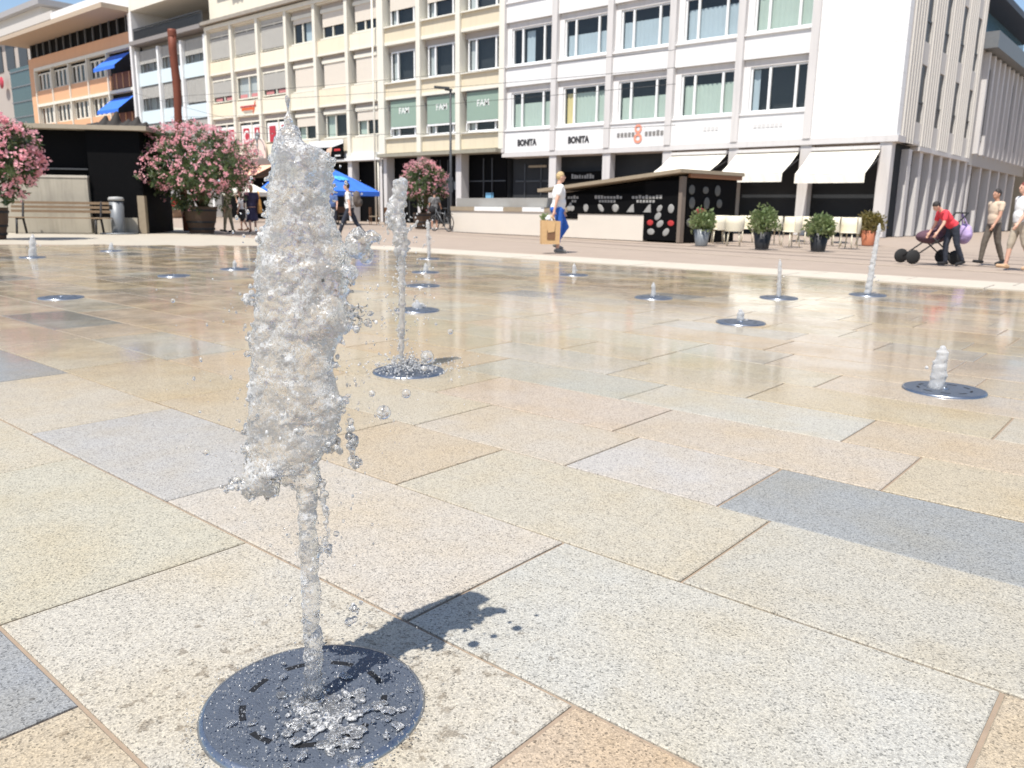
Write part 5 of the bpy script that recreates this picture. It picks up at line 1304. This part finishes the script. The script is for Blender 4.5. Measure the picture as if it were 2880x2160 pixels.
# ------------------------------------------------------------------ people
HAIRB = mat('blond_hair', (.50,.36,.18), .6, var=.25, scale=40, bump=.5, bscale=90)
HAIRD = mat('dark_hair', (.02,.014,.011), .55, var=.3, scale=40, bump=.5, bscale=90)
HAIRR = mat('reddish_hair', (.20,.05,.035), .6, var=.3, scale=40, bump=.5, bscale=90)
def person(loc, rz, Hh, label, shirt=None, pants=None, plen=1.0, sleeve=.55, skirt=None, shoes=None, hair=HAIRD, hairlen=0, skin=SKIN,
           legs=((.3,.1),(-.3,.25)), arms=((-.2,.15),(.25,.3)), lean=0, belly=1.0, fat=1.0, shoe2=None, group='people on the square', headturn=0):
    """local frame: +y is where the person faces, +x their right"""
    t = thing('person', loc, label, 'person', group, rz); S = Hh/1.74
    ML = Matrix.Translation((0,0,.95)) @ Matrix.Rotation(-lean, 4, 'X') @ Matrix.Translation((0,0,-.95))
    U = lambda x, y, z: ML @ Vector((x, y, z)); M3 = ML.to_3x3()
    J = {}
    lo = 9
    for s, (a, k) in zip((1, -1), legs):
        hip = Vector((s*.09*fat, 0, .92)); kn = hip + .435*Vector((s*.03, math.sin(a), -math.cos(a))); an = kn + .42*Vector((0, math.sin(a-k), -math.cos(a-k)))
        fa = max(-.9, min(.35, a-k)); toe = an + Vector((s*.02, .16*math.cos(fa), -.05+.16*math.sin(fa)*.9)); heel = an + Vector((0, -.045, -.055))
        J[s] = dict(hip=hip, knee=kn, ankle=an, toe=toe, heel=heel); lo = min(lo, toe.z-.032, heel.z-.032)
    dz = -lo; Z = Vector((0,0,dz))
    for s, (a, e) in zip((1, -1), arms):
        sh = U(s*.185*fat, 0, 1.405); d1 = M3 @ Vector((s*.16, math.sin(a), -math.cos(a))); el = sh + .29*d1.normalized()
        d2 = Vector((s*.03, math.sin(a+e), -math.cos(a+e))); d2 = (M3 @ d2).normalized(); wr = el + .245*d2; pa = wr + .075*d2
        J[s].update(sh=sh, el=el, wr=wr, palm=pa, hd=d2)
    def body(b, g=0.0, parts='all'):
        if parts in ('all', 'torso'):
            b.ell(U(0,.005,1.25)+Z, (.158*fat+g, .108*belly+g, .23+g*.3), 16, 12, M=M3); b.ell(U(0,.018*belly,1.07)+Z, (.15*fat+g, .112*belly+g, .17), 16, 12, M=M3)
            b.cap(U(-.135*fat,0,1.395)+Z, U(.135*fat,0,1.395)+Z, .066+g*.7, .066+g*.7, 12)
            b.ell(U(0,0,.99)+Z, (.158*fat+g, .118*belly+g, .12), 16, 10, M=M3)
        if parts in ('all', 'hips'):
            b.ell(Vector((0,-.012,.93))+Z, (.166*fat+g, .125*belly+g, .125), 16, 10)
    b = MB(); body(b)
    hc = U(0,.03,1.635)+Z
    b.cap(U(0,-.005,1.42)+Z, U(0,.012,1.56)+Z, .055, .05, 12); b.ell(hc, (.073,.088,.108), 16, 12, M=M3); b.ell(hc+M3@Vector((0,.03,-.06)), (.052,.055,.052), 12, 8, M=M3)
    b.ell(hc+M3@Vector((0,.092,-.012)), (.014,.022,.026), 8, 6, M=M3); b.ell(hc+M3@Vector((0,.083,-.058)), (.022,.012,.009), 8, 6, M=M3)
    for s in (1, -1):
        j = J[s]; b.ell(hc+M3@Vector((s*.074,-.002,-.008)), (.012,.022,.032), 8, 6, M=M3)
        b.cap(j['hip']+Z, j['knee']+Z, .082*fat, .056, 12); b.cap(j['knee']+Z, j['ankle']+Z, .056, .036, 12); b.cap(j['heel']+Z, j['toe']+Z, .034, .03, 10); b.cap(j['ankle']+Z, j['heel']+Z, .036, .034, 10)
        b.cap(j['sh']+Z, j['el']+Z, .05*fat, .04, 10); b.cap(j['el']+Z, j['wr']+Z, .04, .027, 10)
        hd = j['hd']; sd = M3 @ Vector((0,1,0)); sd = (sd - hd*sd.dot(hd)).normalized(); up_ = hd.cross(sd)
        b.cap(j['wr']+Z, j['palm']+Z, .028, .031, 10)
        for i, ln in enumerate((.062,.072,.067,.052)):
            o_ = j['palm'] + sd*(.027-.018*i) + hd*.02; m_ = o_ + hd*ln*.55; e_ = m_ + (hd*.8 - up_*s*.6).normalized()*ln*.5; b.cap(o_+Z, m_+Z, .0095, .0092, 8); b.cap(m_+Z, e_+Z, .0092, .0082, 8)
        o_ = j['wr'] + sd*.024 + hd*.02; b.cap(o_+Z, o_+(sd*.6+hd*.7).normalized()*.06+Z, .0125, .0098, 8)
    fuse(b, .0115, 'body', skin, 2, parent=t, scale=S)
    ey = MB()
    for s in (1, -1): ey.ell((hc+M3@Vector((s*.03,.081,.008)))*S, .0095*S, 8, 6)
    ey.build('eyes', EYE, t)
    if shirt:
        b = MB(); body(b, .016, 'torso')
        b.ell(Vector((0,-.006,.955))+Z, (.17*fat+.008, .126*belly+.012, .075), 16, 8)
        for s in (1, -1):
            j = J[s]; e = j['sh'].lerp(j['el'], min(1, sleeve)); b.cap(j['sh']+Z, e+Z, .066*fat, .06*fat, 12)
            if sleeve > 1: b.cap(j['el']+Z, j['el'].lerp(j['wr'], sleeve-1)+Z, .055, .045, 12)
        fuse(b, .015, 'shirt', shirt, 2, disp=((.09, .012),), parent=t, scale=S)
    if pants:
        b = MB(); body(b, .014, 'hips')
        for s in (1, -1):
            j = J[s]; b.cap(j['hip']+Z, j['knee']+Z, .1*fat, .074, 12)
            if plen > .5: e = j['knee'].lerp(j['ankle'], (plen-.5)*2); b.cap(j['knee']+Z, e+Z, .073, .06-.008*plen, 12)
        fuse(b, .015, 'trousers', pants, 2, disp=((.08, .014),), parent=t, scale=S)
    if skirt:
        sm, zl = skirt; b = MB()
        for i in range(9):
            f_ = i/8; z = .99 + (zl-.99)*f_; b.ell(Vector((0, 0, z))+Z, (.168*fat+.05*f_, .13+.06*f_, .08), 18, 8)
        fuse(b, .016, 'skirt', sm, 2, disp=((.1, .02),), parent=t, scale=S)
    if shoes:
        for s in (1, -1):
            j = J[s]; b = MB(); b.cap(j['heel']+Z, j['toe']+Z, .042, .038, 10); b.cap(j['ankle']+Z-Vector((0,0,.02)), j['heel']+Z, .044, .042, 10); fuse(b, .011, 'shoe', shoes, 1, parent=t, scale=S)
    if hair:
        b = MB(); b.ell(hc+M3@Vector((0,-.016,.022)), (.083,.094,.106), 16, 12, M=M3)
        if hairlen: b.ell(hc+M3@Vector((0,-.055,-.03-hairlen*.4)), (.078,.05,.07+hairlen*.5), 14, 10, M=M3)
        b2 = MB(); ob = fuse(b, .011, 'hair', hair, 1, disp=((.03, .016),), parent=t, scale=S)
        # cut the face free: push vertices in front of the hairline inwards
        cf = (hc+M3@Vector((0,.05,-.02)))*S; fd = M3@Vector((0,1,0)); ud = M3@Vector((0,0,1))
        for v in ob.data.vertices:
            r_ = v.co - cf
            if r_.dot(fd) > -.012*S and r_.dot(ud) < .06*S: v.co -= fd*(r_.dot(fd)+.012*S) + (r_ - fd*r_.dot(fd) - ud*r_.dot(ud))*.25
    Mw = local(Vector(loc), rz)
    return t, {s: Mw @ ((J[s]['palm']+J[s]['hd']*.05+Z)*S) for s in (1, -1)}, Mw, S, dz
def at(px, py): p = G(px, py); p.z = 0; return p
FR, FL, FA, FT = R(-49.6), R(130.4), R(40.4), R(220.4)
JEANS = cloth('dark_jeans', (.025,.03,.045)); WTEE = cloth('white_cotton', (.78,.77,.75), .04); BLT = cloth('royal_blue_trousers', (.03,.13,.50)); NAVY = cloth('navy_dress', (.045,.04,.09)); KHA = cloth('khaki_cotton', (.36,.30,.20)); GRT = cloth('grey_tee', (.17,.165,.16)); BKC = cloth('black_cotton', (.014,.014,.016)); RED = cloth('red_top', (.70,.05,.07)); TANC = cloth('tan_top', (.58,.46,.34)); LIL = cloth('lilac_bag', (.45,.34,.58)); BLS = cloth('blue_shirt', (.08,.13,.28)); GRS = cloth('grey_shoe', (.22,.22,.21)); WSH = cloth('white_shoe', (.72,.71,.69), .04)
# woman with the paper bag
t, hands, Mw, S, dz = person(at(1566, 709), FR+R(8), 1.72, 'woman in a white tee and royal-blue cropped trousers walking right with a paper bag', WTEE, BLT, .82, .5, shoes=GRS, hair=HAIRB, legs=((.05,.12),(.52,1.05)), arms=((-.30,.12),(.15,.4)), belly=1.28, fat=1.14, lean=.03)
h = hands[1]
fv = Vector((-math.sin(FR+R(8)), math.cos(FR+R(8)), 0)); h = h - fv*.06
t = thing('paper_bag', (h.x, h.y, h.z-.60), 'brown paper carrier bag in the hand of the blond woman', 'bag', rz=FR+R(90)+R(12))
KR_ = mat('brown_paper', (.58,.37,.18), .8, var=.08, scale=8, bump=.3, bscale=14)
b = MB(); b.add([(-.2,-.09,.0),(.2,-.09,.0),(.2,.09,.0),(-.2,.09,0),(-.215,-.08,.52),(.215,-.08,.50),(.215,.08,.50),(-.215,.08,.52)], [(0,3,2,1),(0,1,5,4),(1,2,6,5),(2,3,7,6),(3,0,4,7)]); b.build('bag_body', KR_, t)
b = MB(); b.box(-.09,-.098,.1,.09,-.092,.3); b.build('dark_patch', mat('brown_print', (.20,.10,.05), .8), t)
b = MB(); b.add([(-.13,-.094,.5),(.1,-.094,.49),(.07,-.105,.27),(-.07,-.107,.25)], [(0,1,2,3)]); b.build('folded_flap', KR_, t)
for y in (-.07, .07):
    b = MB(); b.tube([(-.1, y, .5),(-.06, y*.5, .57),(0, 0, .60),(.06, y*.5, .57),(.1, y, .5)], .012, 6); b.build('handle', KR_, t)
b = MB()
for i in range(26): b.cap((-.16+.004*i, rb.uniform(-.04,.04), .46), (-.22+.006*i+rb.uniform(-.03,.03), rb.uniform(-.05,.05), .58+rb.uniform(0,.1)), .01, .014, 6)
b.build('leek_tops', LEAFL, t)
b = MB(); b.ell((-.06, -.02, .55), (.07,.05,.07), 10, 8); b.build('white_wrapper', SIGNW, t)
# walking man with the backpack
t, hands, Mw, S, dz = person(at(985, 670), FL, 1.66, 'dark-haired man in a white tee and dark jeans striding left with a backpack', WTEE, JEANS, 1.0, .55, shoes=cloth('grey_trainer', (.30,.30,.30)), hair=HAIRD, legs=((-.42,.22),(.46,.12)), arms=((.12,.2),(-.2,.2)), fat=.95, lean=.06)
bp = Mw @ Vector((0, -.235, 1.02*S+dz*S)); t = thing('backpack', bp, 'grey-brown backpack on the back of the striding man', 'backpack', rz=FL)
BPK = cloth('taupe_canvas', (.115,.09,.075), .15); b = MB(); b.ell((0,0,.22), (.17,.12,.25), 14, 10); b.ell((0,-.07,.12), (.14,.09,.14), 12, 8); fuse(b, .014, 'pack', BPK, 2, disp=((.07,.02),), parent=t)
for s in (1, -1):
    b = MB(); b.tube([(s*.09,.08,.42),(s*.105,.2,.45),(s*.115,.345,.32),(s*.13,.33,.1),(s*.13,.12,.0)], .017, 6); b.build('strap', BPK, t)
b = MB(); b.ell((0,-.14,.13), (.1,.03,.09), 12, 8); b.build('front_pocket', cloth('dark_canvas', (.05,.045,.042)), t)
# shoes of the striding man: two-tone trainers follow his feet
# man with the bicycle
t, hands, Mw, S, dz = person(at(1222, 646), FA-R(8), 1.66, 'man in a grey tee and black shorts seen from behind, holding the bicycle', GRT, BKC, .58, .55, shoes=WSH, hair=HAIRD, legs=((.05,.05),(-.03,.03)), arms=((.45,.55),(.05,.2)), skin=SKIN2, lean=.04)
bp = Mw @ Vector((-.05, -.19, .82*S)); t = thing('shoulder_bag', bp, 'black shoulder bag hanging behind the man with the bicycle', 'bag', rz=FA-R(8))
b = MB(); b.ell((0,0,.1), (.18,.07,.15), 12, 8); fuse(b, .014, 'pouch', BKC, 1, parent=t)
b = MB(); b.tube([(-.14,.0,.18),(.0,.03,.42),(.16,.1,.66),(.17,.24,.68)], .014, 6); b.build('strap', BKC, t)
# bicycle
P = at(1242, 651); t = thing('bicycle', P, 'dark bicycle with a grey frame beside the oleander tub', 'bicycle', rz=FA+R(40))
FRM = mat('bike_frame_paint', (.16,.165,.17), .35, .4); RUB = mat('rubber', (.015,.015,.015), .8)
for y in (-.52, .52):
    w_ = MB(); n = 30
    for k in range(n):
        a0, a1 = 2*math.pi*k/n, 2*math.pi*(k+1)/n; w_.tube([(0, y+.33*math.cos(a0), .35+.33*math.sin(a0)), (0, y+.33*math.cos(a1), .35+.33*math.sin(a1))], .018, 6, cap=False)
    wh = w_.build('wheel', RUB, t)
    w_ = MB()
    for k in range(n):
        a0, a1 = 2*math.pi*k/n, 2*math.pi*(k+1)/n; w_.tube([(0, y+.305*math.cos(a0), .35+.305*math.sin(a0)), (0, y+.305*math.cos(a1), .35+.305*math.sin(a1))], .01, 5, cap=False)
    for k in range(14): a0 = 2*math.pi*k/14; w_.tube([(.0, y, .35), (0, y+.3*math.cos(a0), .35+.3*math.sin(a0))], .003, 4)
    w_.build('rim', GREYM, wh)
b = MB()
for p_, q_ in [((0,.52,.35),(0,.38,.92)),((0,.39,.86),(0,-.12,.32)),((0,.41,.8),(0,-.22,.72)),((0,-.12,.32),(0,-.26,.9)),((0,-.52,.35),(0,-.12,.32)),((0,-.52,.35),(0,-.22,.74))]: b.tube([p_, q_], .017, 8)
b.build('frame', FRM, t)
b = MB(); b.tube([(-.27,.3,1.02),(-.2,.4,1.03),(0,.4,.98),(.2,.4,1.03),(.27,.3,1.02)], .013, 8); b.tube([(0,.38,.9),(0,.4,.98)], .014, 8); b.build('handlebar', IRON, t)
b = MB(); b.ell((0,-.28,.93), (.08,.14,.035), 12, 8); b.build('saddle', RUB, t)
b = MB(); b.box(-.07,-.72,.70,.07,-.28,.72); b.tube([(0,-.66,.7),(0,-.52,.36)], .008, 5); b.build('luggage_rack', IRON, t)
b = MB(); b.lathe([(.03,-.01),(.09,-.01),(.09,.01),(.03,.01)], n=16); c_ = b.build('chainring', IRON, t); c_.location = (.03,-.12,.32); c_.rotation_euler.y = R(90)
b = MB(); b.tube([(.06,-.12,.32),(.06,.02,.22)], .01, 6); b.tube([(-.06,-.12,.32),(-.06,-.26,.42)], .01, 6); b.box(.05,-.02,.205,.14,.06,.225); b.build('pedal_crank', IRON, t)
# people by the café behind the oleander
person(at(645, 653), FL, 1.52, 'person in khaki trousers half hidden by the widest oleander', cloth('khaki_shirt', (.40,.35,.26)), KHA, 1.0, 1.4, shoes=BKC, legs=((-.12,.05),(.22,.1)), arms=((.2,.6),(0,.2)))
person(at(682, 649), FL, 1.42, 'woman in a white tee and black shorts with a hand raised to her face', WTEE, BKC, .56, .6, shoes=cloth('sandal', (.45,.25,.15)), hair=HAIRD, hairlen=.15, legs=((.12,.08),(-.25,.2)), arms=((1.0,1.9),(.05,.2)), belly=1.15)
t, hands, Mw, S, dz = person(at(712, 653), FA+R(25), 1.62, 'blond woman in a dark dress seen from behind with an orange bag', NAVY, None, 1, 1.1, skirt=(NAVY, .45), shoes=cloth('brown_sandal', (.25,.12,.07)), hair=HAIRB, hairlen=.06, legs=((.1,.1),(-.15,.15)), arms=((.1,.3),(.2,.7)), fat=1.08)
bp = Mw @ Vector((.30, -.02, .66)); t = thing('shoulder_bag', bp, 'orange shopping bag on the shoulder of the woman in the dark dress', 'bag', rz=FA+R(25))
ORB = cloth('orange_bag_cloth', (.72,.36,.10)); b = MB(); b.add([(-.10,-.2,.02),(.03,-.2,0),(.03,.2,0),(-.10,.2,.02),(-.06,-.16,.5),(.0,-.15,.5),(.0,.15,.5),(-.06,.15,.5)], [(0,3,2,1),(0,1,5,4),(1,2,6,5),(2,3,7,6),(3,0,4,7),(4,5,6,7)]); b.build('bag_body', ORB, t)
b = MB(); b.tube([(-.03,-.12,.49),(-.06,-.03,.80),(-.06,.05,.80),(-.03,.12,.49)], .016, 6); b.build('strap', ORB, t)
person(CAM + ray(936, 600)*(36/F) * 1.0 - Vector((0,0,(CAM + ray(936, 600)*(36/F)).z)), FT, 1.7, 'person in a blue shirt half hidden behind the tall foreground jet', BLS, JEANS, 1, .6, shoes=BKC, legs=((0,0),(0,0)))
# people at the right edge
person(at(2668, 746), FL, 1.3, 'person in a red top bending over the pushchair at the right', RED, JEANS, 1, .6, shoes=BKC, hair=HAIRD, legs=((.2,.3),(-.2,.25)), arms=((.9,.3),(1.0,.3)), lean=.75)
person(at(2780, 744), FL+R(10), 1.4, 'sun-tanned person in a tan top and dark trousers behind the pushchair', TANC, cloth('brown_trousers', (.12,.10,.08)), 1, .5, shoes=BKC, hair=HAIRD, skin=SKIN2, legs=((.25,.15),(-.2,.2)))
person(at(2852, 758), FL, 1.48, 'person with reddish hair in a loose white shirt at the right edge', WTEE, cloth('beige_shorts', (.42,.36,.28)), .6, .8, shoes=cloth('tan_sandal', (.5,.33,.2)), hair=HAIRR, hairlen=.1, legs=((.2,.1),(-.2,.2)), belly=1.1)
# pushchair
P = at(2612, 742); t = thing('pushchair', P, 'dark pushchair in front of the person in the red top', 'pushchair', rz=FL)
b = MB(); b.ell((0,.02,.52), (.2,.3,.14), 12, 8); b.ell((0,-.16,.72), (.2,.12,.26), 12, 8); fuse(b, .02, 'seat', cloth('plum_cloth', (.10,.05,.07)), 2, parent=t)
b = MB()
for s in (-.22, .22): b.tube([(s,.42,.14),(s,-.1,.52),(s,-.52,.98)], .014, 6); b.tube([(s,-.34,.14),(s,.1,.52)], .014, 6)
b.tube([(-.22,-.52,.98),(.22,-.52,.98)], .016, 6); b.build('frame', IRON, t)
for x in (-.24, .24):
    for y in (-.36, .44):
        w_ = MB(); w_.lathe([(0,-.02),(.12,-.02),(.14,0),(.12,.02),(0,.02)], n=16); o_ = w_.build('wheel', RUB, t); o_.location = (x, y, .14); o_.rotation_euler.y = R(90)
P = P + Vector((math.cos(FL+R(90)), math.sin(FL+R(90)), 0))*-.62; t = thing('lilac_bag', P + Vector((0,0,.42)), 'lilac bag hanging from the handle of the pushchair', 'bag', rz=FL)
b = MB(); b.ell((0,0,.16), (.2,.12,.2), 12, 8); fuse(b, .02, 'bag_body', LIL, 2, disp=((.1,.03),), parent=t)
b = MB(); b.tube([(-.1,0,.3),(0,.1,.56),(.1,0,.3)], .014, 6); b.build('strap', LIL, t)
